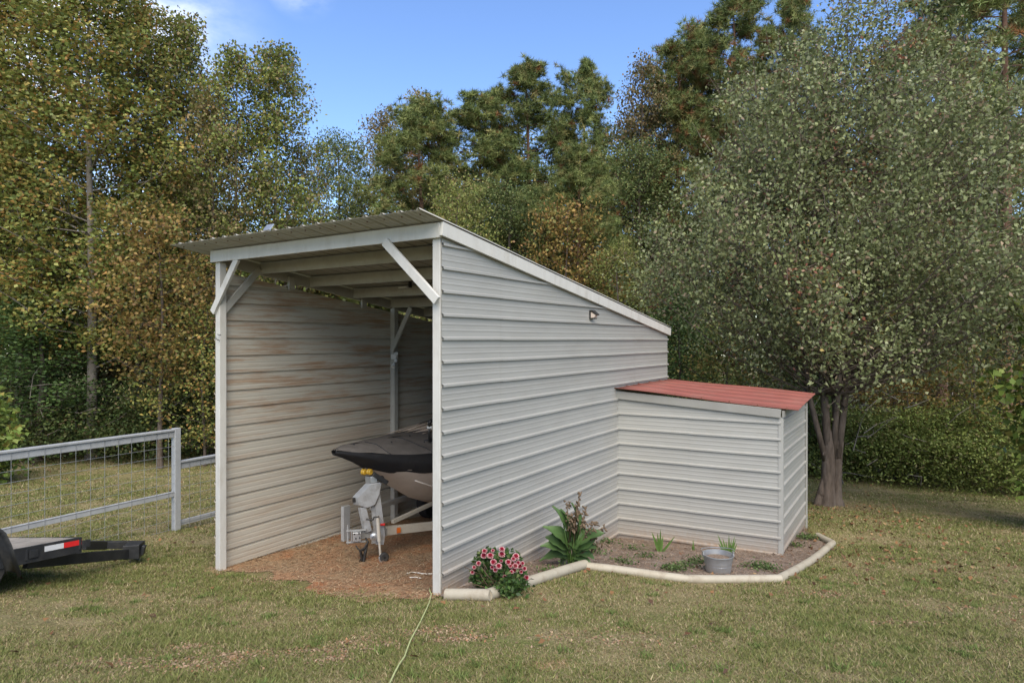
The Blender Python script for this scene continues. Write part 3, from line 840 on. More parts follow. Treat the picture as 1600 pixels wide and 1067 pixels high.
# folding winch post: lower leg, hinge, upper arm
nrm = np.array([BN[0], BN[1], 0])
mb = MB(); mb.prism([Q(559, 793), Q(568, 791), Q(577, 828), Q(567, 832)], nrm * .05); mb.build("lower_leg", M['grey_steel'], troot, bevel=.004)
mb = MB()
for off in (.05, .13):
    mb.prism([a + nrm * off + np.array([0, .06, 0]) for a in (Q(573, 790), Q(580, 770), Q(584, 800), Q(588, 836), Q(586, 850), Q(574, 850), Q(577, 828))], nrm * .012)
mb.build("post_plate", M['grey_steel'], troot, bevel=.002)
mb = MB(); mb.prism([Q(550, 776), Q(571, 754), Q(588, 752), Q(585, 770), Q(578, 787), Q(566, 792), Q(552, 788)], nrm * .10)
mb.build("upper_arm", M['grey_steel'], troot, bevel=.01)
mb = MB(); mb.box(Q(554.5, 780) - np.array([0, .02, 0]), np.array([.022, .01, 0]), np.array([.0, .02, 0]), Z3 * .03); mb.build("arm_opening_shade", M['dark'], troot, bevel=.004)  # solid dark box standing in for the shade inside the arm's opening
mb = MB(); mb.prism([Q(570, 744), Q(580, 742), Q(581, 752), Q(571, 754)], nrm * .1); mb.build("winch_bracket", M['galv'], troot, bevel=.004)
mb = MB(); mb.lathe(Q(588, 747) - nrm * .02, [(0, 0), (.045, 0), (.045, .02), (.025, .025), (.025, .1), (.045, .105), (.045, .12), (0, .12)], axis=nrm, seg=16); mb.build("winch_drum", M['dark'], troot, smooth='auto')
mb = MB(); mb.bar(Q(583, 740, 8.42), Q(605, 754, 8.5), .07, .06); mb.build("winch_strap", M['black'], troot, bevel=.004)
for px in (568.5, 577.5):
    mb = MB(); c = Q(px, 737, 8.5)
    mb.lathe(c - nrm * .03, [(.0, 0), (.03, .0), (.042, .012), (.034, .03), (.042, .05), (.03, .062), (0, .062)], axis=nrm, seg=16); mb.build("bow_roller", M['amber'], troot, smooth='auto')
# safety chain from the winch
mb = MB()
cp = [Q(592, 756), Q(591, 766), Q(589, 776), Q(586, 783), Q(581, 787)]
for a, b in zip(cp[:-1], cp[1:]):
    for k in range(3):
        p0 = a + (b - a) * k / 3; p1 = a + (b - a) * (k + 1.15) / 3; off = np.array([.009, 0, 0]) * (1 if k % 2 else -1)
        mb.tube([p0, (p0 + p1) / 2 + off, p1], .007, 5)
mb.build("safety_chain", M['galv'], troot, smooth=True)
# front coupler frame, hitch and dangling hardware
mb = MB()
for y in (828, 846): mb.bar(Q(541, y + 1, 8.45), Q(572, y - 1, 8.5), .05, .018)
mb.bar(Q(543.5, 820, 8.45), Q(543.5, 850, 8.45), .02, .02, up=(1, 0, 0)); mb.bar(Q(549, 829, 8.42), Q(549, 846, 8.42), .012, .012, up=(1, 0, 0))
mb.build("coupler_frame", M['grey_steel'], troot, bevel=.003)
mb = MB(); mb.box(Q(557.5, 837.5, 8.42), np.array([.055, 0.01, 0]), np.array([-.01, .04, 0]), Z3 * .06); mb.build("coupler", M['galv'], troot, bevel=.006)
for x, y in ((554, 834), (561, 833), (556, 841), (562, 840)):
    mb = MB(); mb.box(Q(x, y, 8.372), np.array([.008, 0, 0]), np.array([0, .004, 0]), Z3 * .01)
    mb.build("coupler_hole", M['dark'], troot)
mb = MB(); mb.tube([Q(571, 840, 8.42), Q(575, 846, 8.4), Q(570, 856, 8.4), Q(563, 860, 8.4), Q(566, 872, 8.42), Q(562, 879, 8.42), Q(568, 882, 8.42), Q(570, 866, 8.42), Q(574, 850, 8.42)], [.012, .014, .016, .02, .024, .03, .028, .022, .012], 8)
mb.tube([Q(556, 852, 8.42), Q(560, 858, 8.42), Q(568, 860, 8.42), Q(573, 852, 8.42)], .009, 6)
mb.build("hitch_cable", M['dark'], troot, smooth=True)
# jack with swivel wheel and crank
jr = mb = MB(); mb.tube([Q(590, 806, 8.4), Q(592.5, 845, 8.4)], .026, 12); mb.tube([Q(592.5, 845, 8.4), Q(595, 874, 8.4)], .016, 10)
jack = mb.build("jack", M['pale_steel'], troot, smooth='auto')
mb = MB(); mb.tube([Q(572, 811, 8.38), Q(583, 812, 8.38), Q(584, 808, 8.38), Q(592, 807, 8.38)], .012, 8); mb.build("crank", M['dark'], jack, smooth='auto')
wc = Q(600, 878, 8.4); wc[2] = float(gzn(wc[0], wc[1])) + .012 + .05
wa = np.array([.55, -.83, 0])
mb = MB(); mb.lathe(wc - wa * .03, [(.012, 0), (.05, .0), (.062, .012), (.062, .048), (.05, .06), (.012, .06)], axis=wa, seg=20); mb.build("wheel", M['rubber'], jack, smooth='auto')
mb = MB(); mb.prism([Q(591, 871, 8.36), Q(596, 868, 8.36), Q(599, 880, 8.36), Q(595, 882, 8.36)], np.array([.0, .02, 0])); mb.build("wheel_fork", M['galv'], jack, bevel=.003)
mb = MB(); mb.lathe(Q(584, 838, 8.42), [(0, 0), (.05, 0), (.05, .02), (0.02, .03)], axis=(.2, -1, 0), seg=16); mb.build("jack_mount", M['galv'], troot, smooth='auto')
mb = MB(); mb.box(Q(598, 819, 8.5), np.array([.03, .01, 0]), np.array([-.004, .02, 0]), Z3 * .012); mb.build("red_strap", M['tape_red'], troot, bevel=.004)
# trailer wheels and axle, beside the hull
for s_ in (1.05, -1.05):
    c = B(3.2, s_, 0); c[2] = float(gzn(c[0], c[1])) + .33
    mb = MB(); mb.lathe(c - nrm * .09, [(.0, .02), (.18, .02), (.2, 0), (.3, .0), (.33, .03), (.33, .15), (.3, .18), (.2, .18), (0, .16)], axis=nrm, seg=24); mb.build("wheel", M['rubber'], troot, smooth='auto')
mb = MB(); a = B(3.2, -1, 0); b = B(3.2, 1, 0); a[2] = float(gzn(a[0], a[1])) + .33; b[2] = float(gzn(b[0], b[1])) + .33; mb.bar(a, b, .06, .06); mb.build("axle", M['pale_steel'], troot)

# white rope on the dirt, cord on the grass
pts = [G(x, y, .02) for x, y in ((636, 899), (643, 896.5), (652, 897), (660, 899), (668, 900), (676, 899.5))] 
mb = MB(); mb.tube(pts, .007, 6); mb.tube([G(x, y, .02) for x, y in ((640, 905), (650, 904), (658, 906))], .006, 6)
tag(mb.build("rope", M['rope'], smooth=True, origin=pts[0]), "frayed white rope lying on the red dirt by the shed's right front post", "rope")
cp = [(672, 922), (671, 927), (674, 932), (671, 943), (667, 955), (661, 968), (655, 979), (651, 988), (646, 999), (641, 1008), (635, 1021), (632, 1032), (625, 1045), (617, 1057), (610, 1070), (600, 1090), (590, 1110)]
pts = [G(x, y, .022 + .008 * math.sin(i * 1.7)) for i, (x, y) in enumerate(cp)]
mb = MB(); mb.tube(pts, .0055, 6)
tag(mb.build("power_cord", M['cord'], smooth=True, origin=pts[0]), "thin pale green cord snaking over the grass towards the shed", "cord")

# ------------------------------------------------------------------ pipe edging: separate lengths of white pipe
pl = ["short cream pipe length across the shed's right front post foot", "cream pipe length behind the red flowers, parallel to the tall wall",
      "long cream pipe length in front of the small iris clumps", "straight cream pipe length in front of the galvanised bucket",
      "long cream pipe length slanting back beside the lean-to's corner", "shortest cream pipe length at the back, meeting the lean-to's far corner"]
for i in range(len(pn) - 1):
    a, b = pn[i], pn[i + 1]
    dd_ = (b - a) / np.linalg.norm(b - a)
    a = a + dd_ * .004; b = b - dd_ * .004 + (dd_ * .03 if i < 5 else 0)
    n = 7; r_ = .054 if i < 2 else .048
    sink = .012 if i < 2 else .02
    pts = []
    for k in range(n):
        q = a + (b - a) * k / (n - 1)
        pts.append(np.array([q[0], q[1], float(gz(q[0], q[1])) + r_ - sink + .004 * (i % 2)]))
    mb = MB(); mb.tube(pts, r_, 18)
    mb.lathe(pts[0], [(r_ + .001, -.002), (r_ + .001, .004)], axis=np.append(dd_, 0), seg=18)
    tag(mb.build("edging_pipe", M['pvc'], smooth='auto', origin=pts[n // 2]), pl[i], "pipe", "pipe lengths edging the flower bed")

# ------------------------------------------------------------------ bucket
c = G(1122, 896); c[2] += .015
t = empty("bucket", c, "galvanised metal bucket with wire handle standing on the mulch", "bucket")
rb, rt, hb = .125, .160, .195
k_ = c[1] / 7.0
rb *= k_; rt *= k_; hb *= k_
mb = MB(); mb.lathe(c, [(0, .005), (rb, .005), (rb, 0), (rb + .004, .012), (rb + (rt - rb) * .45, hb * .45), (rb + (rt - rb) * .47 + .003, hb * .47), (rb + (rt - rb) * .5, hb * .5), (rt, hb - .01), (rt + .009, hb - .004), (rt + .008, hb + .006), (rt - .003, hb + .004), (rt - .006, hb - .02), (rb + .01, .03), (0, .03)], seg=36)
mb.build("shell", M['galv'], t, smooth='auto')
mb = MB(); mb.lathe(c, [(0, hb - .055), (rt - .016, hb - .05)], seg=24); mb.build("soil", M['mulch'], t)
mb = MB(); pts = []
for s_ in (-1, 1):
    mb.box(c + np.array([s_ * (rt + .006), 0, hb + .005]), (.006, 0, 0), (0, .02, 0), (0, 0, .028))
for a in np.linspace(0, math.pi, 17):
    pts.append(c + np.array([-math.cos(a) * (rt + .016), math.sin(a) * (rt + .02) * .985, hb + .02 + .03 * abs(math.cos(a)) ** 3]))
mb.tube(pts, .005, 6); mb.build("handle", M['galv'], t, smooth='auto')

# ------------------------------------------------------------------ plants by the walls
def blade(mb, base, tip, w, bend, segs=6, twist=0.0):
    base = np.asarray(base, float); tip = np.asarray(tip, float)
    d = tip - base; side = np.cross(d, (0, 1, .2)); side /= np.linalg.norm(side)
    rows = []
    for k in range(segs + 1):
        f = k / segs
        c = base + d * f + np.array([0, 0, bend * math.sin(f * math.pi)])
        ww = w * (1 - f ** 2.2) * (.7 + .6 * min(f * 2, 1) * .5) + .0005
        nn = np.cross(d, side); nn /= np.linalg.norm(nn)
        rows.append([tuple(c - side * ww / 2 + nn * ww * .15), tuple(c), tuple(c + side * ww / 2 + nn * ww * .15)])
    mb.grid(rows)
M['iris'] = simple("iris_leaf", (.075, .135, .03), .5, 0, .3, .25, 5)
def iris(px, py, tips, label, w=.035):
    base = G(px, py); t = empty("iris_plant", base, label, "plant", "iris plants in the flower bed")
    for (tx, ty) in tips:
        mb = MB(); Zt = base[1] + random.uniform(-.06, .06)
        blade(mb, base + np.array([(tx - px) / F * .12 * base[1], random.uniform(-.02, .02), -.02]), P(tx, ty, Zt), w, random.uniform(0, .02))
        mb.build("leaf", M['iris'], t, smooth=True)
iris(1031, 863, [(1018, 830), (1027, 832), (1032, 826), (1036, 836), (1055, 837), (1024, 842)], "iris clump with one blade leaning far right, nearest the wall corner", .04)
iris(1083, 862, [(1083, 842), (1081, 851), (1085, 852)], "tiny single tuft of iris between the two larger clumps", .022)
iris(1138, 874, [(1121, 834), (1129, 840), (1139, 835), (1148, 837), (1152, 848), (1143, 842), (1122, 848), (1134, 845), (1150, 842), (1126, 846)], "fullest iris clump growing behind the galvanised bucket", .036)

M['canna'] = simple("canna_leaf", (.06, .11, .034), .45, 0, .35, .2, 4, dirt=(.14, .17, .05), dirt_amt=.25, dirt_scale=3)
M['dry'] = simple("dried_stalk", (.12, .085, .055), .85, 0, .1, .35, 14, dirt=(.30, .25, .19), dirt_amt=.6, dirt_scale=12)
def big_leaf(mb, base, tip, w, droop, roll):
    base = np.asarray(base, float); tip = np.asarray(tip, float); d = tip - base; L = np.linalg.norm(d)
    side = np.cross(d, (math.sin(roll), -.4, math.cos(roll))); side /= np.linalg.norm(side)
    nn = np.cross(side, d); nn /= np.linalg.norm(nn)
    rows = []
    for k in range(9):
        f = k / 8
        c = base + d * f + nn * L * .12 * math.sin(f * math.pi) - Z3 * droop * f * f
        ww = w * (math.sin(min(1, f * 1.02) ** .8 * math.pi) ** .75 if 0 < f < 1 else 0) + .006
        wav = .012 * math.sin(f * 17)
        rows.append([tuple(c - side * ww / 2 + nn * (ww * .22 + wav)), tuple(c - side * ww / 4 + nn * ww * .07), tuple(c), tuple(c + side * ww / 4 + nn * ww * .07), tuple(c + side * ww / 2 + nn * (ww * .22 - wav))])
    mb.grid(rows)
cb = G(893, 886); cb[2] -= .0
cz = cb[1]
t = empty("canna_plant", cb, "big leaved green canna with dried brown flower stalks against the tall wall", "plant")
st_tops = [(898, 830), (880, 815), (905, 835), (890, 845)]
for (x, y) in st_tops:
    mb = MB(); mb.tube([cb + np.array([(x - 893) / F * cz * .3, 0, -.02]), P((893 + x) / 2, (886 + y) / 2, cz), P(x, y, cz)], [.014, .012, .008], 8); mb.build("stem", M['iris'], t, smooth=True)
leaves = [((892, 862), (848, 822), .15, .0, .3), ((890, 850), (863, 790), .13, 0, .5), ((890, 868), (844, 850), .13, .02, -.1), ((893, 872), (843, 872), .11, .03, .2),
          ((896, 858), (946, 830), .15, .02, -.3), ((894, 850), (876, 795), .11, 0, .8), ((897, 862), (938, 852), .13, .03, .1), ((898, 846), (893, 785), .10, .0, 1.2),
          ((895, 870), (918, 884), .12, .03, .4), ((892, 866), (876, 880), .12, .02, -.6), ((896, 855), (915, 815), .12, .0, -1), ((890, 862), (862, 832), .13, .01, .9),
          ((897, 866), (930, 868), .11, .04, -.5), ((893, 875), (905, 893), .09, .02, .5), ((891, 872), (868, 868), .1, .02, .1), ((894, 856), (905, 840), .13, 0, .2),
          ((893, 858), (852, 836), .14, .02, -.5), ((896, 856), (932, 836), .13, .02, .7), ((893, 868), (888, 848), .13, 0, .0), ((896, 874), (925, 880), .09, .02, .0)]
for (b_, e_, w_, dr, ro) in leaves:
    mb = MB(); z_ = cz + random.uniform(-.12, .08)
    big_leaf(mb, P(b_[0], b_[1], cz), P(e_[0], e_[1], z_), w_ * cz / 4.9, dr, ro); mb.build("leaf", M['canna'], t, smooth=True)
r = np.random.default_rng(21)
for (bx, by, ex, ey) in [(894, 860, 906, 768), (889, 858, 886, 783), (897, 850, 901, 790), (900, 856, 917, 790), (902, 860, 930, 815), (904, 862, 944, 822), (890, 850, 893, 800), (905, 866, 950, 845)]:
    mb = MB(); a = P(bx, by, cz); b = P(ex, ey, cz + r.uniform(-.1, .05)); m_ = (a + b) / 2 + np.array([0, 0, .02])
    mb.tube([a, m_, b], [.008, .006, .004], 6)
    for k in range(21):
        f = r.uniform(.45, 1.0); c = a * (1 - f) + b * f + r.normal(0, .014, 3)
        e_ = c + np.array([r.normal(0, .025), r.normal(0, .025), r.uniform(-.07, .03)])
        mb.tube([c, (c + e_) / 2 + r.normal(0, .006, 3), e_], [.006, .014, .005], 5)
    mb.build("dry_stalk", M['dry'], t, smooth=True)

# red and white flowers
fb = G(778, 926)
t = empty("flowering_bush", fb, "low bush of dark red white edged flowers in the bed's front corner", "flowers")
r = np.random.default_rng(5)
n = 2600
c = r.normal(size=(n, 3)); c = unit(c) * (r.random((n, 1)) ** .4)
blob = r.integers(0, 5, n)
bo = np.array([(-.10, .05, .24), (.10, .04, .24), (.16, 0, .13), (.02, .06, .13), (-.16, .04, .14)])[blob]; bs = np.array([(.15, .14, .16), (.15, .15, .15), (.12, .12, .13), (.17, .14, .12), (.11, .1, .1)])[blob]
c = c * bs * 1.08 + fb + bo
ext = r.normal(size=(420, 3)) * np.array([.05, .04, .05]) + (G(732, 912) + np.array([0, 0, .07]))
ext2 = r.normal(size=(500, 3)) * np.array([.07, .05, .06]) + (G(797, 934) + np.array([0, 0, .09]))
c = np.vstack([c, ext, ext2]); c = c[c[:, 2] > gz(c[:, 0], c[:, 1]) + .02]
np_mesh("foliage", cards(c, .05 * r.uniform(.6, 1.3, len(c)), .032, r) - fb, 4, M['leaf'], palette(r, len(c), [(.06, .12, .03), (.09, .16, .04), (.04, .075, .025), (.14, .17, .06)], [4, 3, 2, 1]), t)
def flower_mesh(seed):
    r = np.random.default_rng(seed); V = []; C = []
    for ring, (n, rad, tilt, cc) in enumerate([(13, .036, .15, 0), (11, .028, .45, 1), (8, .017, .9, 2)]):
        for k in range(n):
            a = 2 * math.pi * (k + .5 * ring) / n + r.normal(0, .06)
            d = np.array([math.cos(a), math.sin(a), 0]); s = np.array([-math.sin(a), math.cos(a), 0]); L = rad * r.uniform(.88, 1.1)
            up = np.array([0, 0, tilt])
            def q(f, w): return d * L * f + s * w + up * L * f + np.array([0, 0, .004 * ring])
            for (f0, f1, w0, w1, col) in ((.1, .82, .003, .0085, (.20, .008, .022)), (.82, 1.0, .0085, .004, (.58, .34, .34))):
                V.append([q(f0, -w0), q(f1, -w1), q(f1, w1), q(f0, w0)]); 
                C.append(col if ring < 2 or f1 < .9 else (.28, .02, .035))
    return np.array(V), np.array(C)
fv, fcol = flower_mesh(1)
fpos = [(738, 894), (748, 880), (757, 861), (770, 860), (784, 858), (794, 878), (783, 876), (779, 884), (771, 878), (769, 886), (806, 869), (800, 880), (797, 884), (809, 879), (803, 890), (793, 898), (819, 888), (822, 902), (788, 900), (796, 909), (788, 925), (786, 929), (792, 921), (808, 905), (814, 893), (756, 868), (766, 868), (741, 886), (802, 873), (812, 884), (774, 890), (784, 866), (805, 884), (799, 893), (816, 880), (790, 905)]
f0 = None
for i, (x, y) in enumerate(fpos):
    Zf = fb[1] - .14 + .07 * abs((x - 778) / 45) + r.uniform(-.03, .03)
    if f0 is None:
        f0 = np_mesh("flower", fv, 4, M['petal'], fcol, t); o = f0
    else:
        o = f0.copy(); sc.collection.objects.link(o); o.parent = t
    o.location = Vector(tuple(P(x, y, Zf) - fb))
    nrm_ = Vector(((x - 778) / 60 + r.normal(0, .25), -1.2, .55 + (900 - y) / 60 + r.normal(0, .2)))
    o.rotation_euler = nrm_.to_track_quat('Z', 'Y').to_euler(); s_ = r.uniform(.6, .9) * (1.0 if i % 3 else .7); o.scale = (s_, s_, s_)
mb = MB()
for k in range(46):
    a = fb + np.array([r.normal(0, .05), r.normal(0, .04), 0]); b = fb + np.array([r.normal(-.02, .16), r.normal(-.05, .12), r.uniform(.08, .34)])
    mb.tube([a, (a + b) / 2 + r.normal(0, .02, 3), b], .003, 4)
mb.build("stems", M['dry'], t)

# ------------------------------------------------------------------ wire fence left of the shed
GPt = np.array([-5.72, 10.9]); GD = np.array([.49, .872]); GD /= np.linalg.norm(GD); GN = np.array([GD[1], -GD[0]])
def FQ(s, z): q = GPt + GD * s; return np.array([q[0], q[1], z + CZ])
gd3 = np.array([GD[0], GD[1], 0]); gn3 = np.array([GN[0], GN[1], 0])
def fence(name, s0, s1, ztop, zmid, posts, label, mid_gap):
    t = empty(name, FQ((s0 + s1) / 2, float(gz(*(GPt + GD * (s0 + s1) / 2))) - CZ), label, "fence", "wire fence sections left of the shed")
    mb = MB(); mb.bar(FQ(s0, ztop - .05), FQ(s1, ztop - .05), .04, .1); mb.bar(FQ(s0, ztop + .018), FQ(s1, ztop + .018), .10, .03); mb.build("top_rail", M['fence'], t, bevel=.003)
    mb = MB(); mb.bar(FQ(s0, zmid), FQ(s1, zmid), .05, .085); mb.build("lower_rail", M['fence'], t, bevel=.003)
    for s in posts:
        g = float(gzn(*(GPt + GD * s))) - CZ
        mb = MB(); mb.bar(FQ(s, g - .1) + gn3 * .0, FQ(s, posts[s]), .11, .10, up=gd3); mb.build("post", M['fence'], t, bevel=.004)
    mb = MB()
    ss = np.arange(s1 - .1, s0, -.205)
    off = gn3 * .03
    for s in ss:
        g = float(gzn(*(GPt + GD * s))) - CZ
        mb.tube([FQ(s, ztop - .01) + off, FQ(s, g + .02) + off], .0032, 5, cap=False)
    zz = ztop - .1
    while zz > zmid - .7:
        mb.tube([FQ(s0, zz) + off, FQ(s1, zz) + off], .0030, 5, cap=False); zz -= .155
    mb.build("wire_mesh", M['wire'], t)
fence("wire_fence", -5.2, -.055, -1.545, -2.61, {0.0: -1.50, -5.2: -1.5}, "taller fence section of grey rails and square wire, behind the black trailer", 0)
fence("wire_fence", .055, 3.4, -2.10, -3.13, {3.4: -2.05}, "lower fence section of grey rails and wire beside the shed's left post", 0)

# ------------------------------------------------------------------ black utility trailer
A_ = P(12, 860, 6.6); B_ = P(128, 838.5, 7.3); C_ = P(5, 828.5, 8.6)
fwd = B_ - A_; fwd /= np.linalg.norm(fwd)
lef = C_ - B_; WT = np.linalg.norm(lef); lef /= WT
upT = np.cross(fwd, lef); upT /= np.linalg.norm(upT)
if upT[2] < 0: upT = -upT
lef = np.cross(upT, fwd)
def TR(f, l, h): return B_ + fwd * f + lef * l + upT * h
LT = 3.2
tg = TR(-1.2, 1.0, 0)
t = empty("utility_trailer", (tg[0], tg[1], float(gz(tg[0], tg[1]))), "black flatbed utility trailer with weathered grey plank deck and red white tape", "trailer")
mb = MB()
npl = 11
for k in range(npl):
    l0 = .06 + (WT - .12) * k / npl; l1 = .06 + (WT - .12) * (k + 1) / npl - .012
    mb.box((TR(-LT, l0, -.022) + TR(-.03, l1, -.022)) / 2, fwd * (LT - .03) / 2, lef * (l1 - l0) / 2, upT * (.018 + .0015 * (k % 3)))
mb.build("deck", M['deck'], t, bevel=.003)
mb = MB()
mb.bar(TR(-LT, .02, -.085), TR(0, .02, -.085), .05, .17, up=upT)
mb.bar(TR(-LT, WT - .02, -.085), TR(0, WT - .02, -.085), .05, .17, up=upT)
mb.bar(TR(-.02, .045, -.085), TR(-.02, WT - .045, -.085), .04, .168, up=upT)
for f in (-.7, -1.4, -2.1, -2.8): mb.bar(TR(f, .05, -.1), TR(f, WT - .05, -.1), .05, .08, up=upT)
mb.build("frame", M['black'], t, bevel=.004)
for f in (-.50, .06):
    mb = MB(); mb.box(TR(f - .02, -.012, -.08), fwd * .045, lef * .014, upT * .04); mb.box(TR(f - .085, -.008, -.08), fwd * .012, lef * .01, upT * .055); mb.build("stake_pocket", M['black'], t, bevel=.003)
mb = MB(); mb.box(TR(-.305, -.0065, -.055), fwd * .1, lef * .0015, upT * .028); mb.build("reflective_tape", M['tape_white'], t)["label"] = "white half of the tape"
mb = MB(); mb.box(TR(-.105, -.0065, -.055), fwd * .1, lef * .0015, upT * .028); mb.build("reflective_tape", M['tape_red'], t)["label"] = "red half of the tape"
CP = P(209, 859, 8.45)
mb = MB(); mb.bar(P(40, 879, 6.95), CP + np.array([-.02, -.05, -.03]), .06, .12); mb.build("tongue_beam", M['black'], t, bevel=.004)
mb = MB(); mb.bar(TR(-.06, WT - .3, -.09), P(226, 850.5, 8.95), .06, .10); mb.build("tongue_beam", M['black'], t, bevel=.004)
mb = MB(); mb.bar(P(132, 852, 7.6), P(165, 852, 8.3), .04, .1); mb.build("side_step", M['black'], t, bevel=.003)
mb = MB(); mb.box(CP, np.array([.095, .02, 0]), np.array([-.02, .10, 0]), Z3 * .09); mb.bar(CP + np.array([.09, .02, .0]), CP + np.array([.13, .03, -.01]), .08, .12); mb.tube([CP + np.array([.03, -.05, -.09]), CP + np.array([.1, -.05, -.1])], .018, 8)
mb.build("coupler", M['black'], t, bevel=.006)
# fender and wheel on the near side
wcx = P(-52, 893, 6.35); rw = .33
wcx[2] = float(gzn(wcx[0], wcx[1])) + rw - .02
ax = np.cross(fwd, Z3); ax /= np.linalg.norm(ax)      # towards the camera side
fh = np.array([fwd[0], fwd[1], 0]); fh /= np.linalg.norm(fh)
mb = MB(); mb.lathe(wcx - ax * .1, [(.20, .03), (.22, .0), (.30, .0), (.33, .03), (.33, .17), (.30, .20), (.22, .20), (.20, .17)], axis=ax, seg=32); wh = mb.build("wheel", M['rubber'], t, smooth='auto')
mb = MB(); mb.lathe(wcx - ax * .1, [(0, .12), (.07, .12), (.09, .15), (.19, .14), (.2, .17), (.2, .03)], axis=ax, seg=24); mb.build("rim", M['grey_steel'], wh, smooth='auto')
fz = 6.22; fp = [(-175, 898), (-158, 860), (-135, 834), (-112, 827), (2, 827), (9, 833), (18, 852), (34, 897)]
mb = MB(); rows = []
for (x, y) in fp:
    p_ = P(x, y, fz); inn = -ax * .24
    rows.append([tuple(p_ + Z3 * -.035 + (np.array([-.03, 0, 0]) if x > 5 else 0)), tuple(p_), tuple(p_ + inn), tuple(p_ + inn * 1.02 - Z3 * .03)])
mb.grid(rows); fe = mb.build("fender", M['black'], t, smooth='auto'); so = fe.modifiers.new("thickness", 'SOLIDIFY'); so.thickness = .008
c2 = wcx + lef * (WT + .22); c2[2] = float(gzn(c2[0], c2[1])) + rw - .02
mb = MB(); mb.lathe(c2 - ax * .1, [(0, .05), (.2, .03), (.22, .0), (.30, .0), (.33, .03), (.33, .17), (.30, .20), (.22, .20), (0, .17)], axis=ax, seg=28); mb.build("wheel", M['rubber'], t, smooth='auto')
mb = MB(); mb.tube([wcx, c2], .035, 10); mb.build("axle", M['black'], t)

# ------------------------------------------------------------------ trees
def tree_tubes(mb, r, H, cb, rad_fn, r0, nbr, lean, wig=.12, top=.97, up=.55):
    """trunk plus ascending limbs; returns branch tip points"""
    n = 12
    ph = r.uniform(0, 6.3, 2); tr = []
    for k in range(n + 1):
        f = k / n; z = H * top * f
        tr.append(np.array([lean[0] * f * f + wig * math.sin(f * 5 + ph[0]) * f, lean[1] * f * f + wig * math.sin(f * 4 + ph[1]) * f, z]))
    rr = [r0 * (1.25 if k == 0 else 1) * (1 - .93 * (k / n)) ** .8 for k in range(n + 1)]
    tr0 = [tr[0] - np.array([0, 0, .3])] + tr
    mb.tube(tr0, [rr[0] * 1.2] + rr, 10)
    T = np.array(tr)
    at = lambda z: np.array([np.interp(z, T[:, 2], T[:, i]) for i in range(3)])
    tips = []
    for b in range(nbr):
        f = (b + r.random()) / nbr
        zt = H * (cb + (1 - cb) * f ** .9)
        az = b * 2.4 + r.normal(0, .4)
        R_ = rad_fn((zt / H - cb) / (1 - cb)) * r.uniform(.65, 1.12)
        za = max(H * cb * .75, zt - R_ * up * r.uniform(.7, 1.3))
        a = at(min(za, H * top)); e = at(min(zt, H * top)) + np.array([math.cos(az) * R_, math.sin(az) * R_, 0]); e[2] = zt
        m_ = a * .45 + e * .55 + np.array([0, 0, -.08 * R_]) + r.normal(0, .05 * R_ + .01, 3)
        rb = max(.012, r0 * .34 * (1 - zt / H * .75))
        mb.tube([a, m_, e], [rb, rb * .6, rb * .15 + .004], 5, cap=False)
        for g in (.45, .65, .85, 1.0):
            tips.append((a * (1 - g) ** 2 + 2 * m_ * g * (1 - g) + e * g * g, g, R_))
        for s in range(3):
            g = r.uniform(.35, .95); p0 = a * (1 - g) ** 2 + 2 * m_ * g * (1 - g) + e * g * g
            dv = r.normal(size=3); dv[2] = abs(dv[2]) * .6 + .2; dv = dv / np.linalg.norm(dv) * R_ * r.uniform(.25, .5)
            mb.tube([p0, p0 + dv * .5 + r.normal(0, .03, 3), p0 + dv], [rb * .4, rb * .25, .004], 4, cap=False)
            for q in (.5, .8, 1): tips.append((p0 + dv * q, .8, R_))
    return tips
def protos_deciduous(seed, H, cb, rad_fn, r0, nbr, nleaf, ls, pal, wts, bark, sig=.34, lean=(0, 0), up=.55, gap=0.0, droop=.25, lm='leaf'):
    r = np.random.default_rng(seed)
    mb = MB(); tips = tree_tubes(mb, r, H, cb, rad_fn, r0, nbr, lean, up=up)
    tp = np.array([q[0] for q in tips]); wt = np.array([.5 + q[1] for q in tips])
    if gap:
        wt *= (r.random(len(wt)) > gap)
    idx = r.choice(len(tp), nleaf, p=wt / wt.sum())
    c = tp[idx] + r.normal(size=(nleaf, 3)).clip(-1.6, 1.6) * sig * np.array([1, 1, .8])
    # colour drifts from clump to clump
    clump = r.random(len(tp))[idx]
    cols = palette(r, nleaf, pal, wts, 1.35)
    alt = palette(r, nleaf, pal, np.roll(np.array(wts, float), 1), 1.35)
    cols = np.where((clump > .7)[:, None], alt, cols) * (.8 + .4 * ((clump * 7) % 1))[:, None]
    v = cards(c, ls * r.uniform(.6, 1.3, nleaf), ls * .8 * r.uniform(.7, 1.2, nleaf), r, .5, droop)
    return mb, v, cols, bark, lm
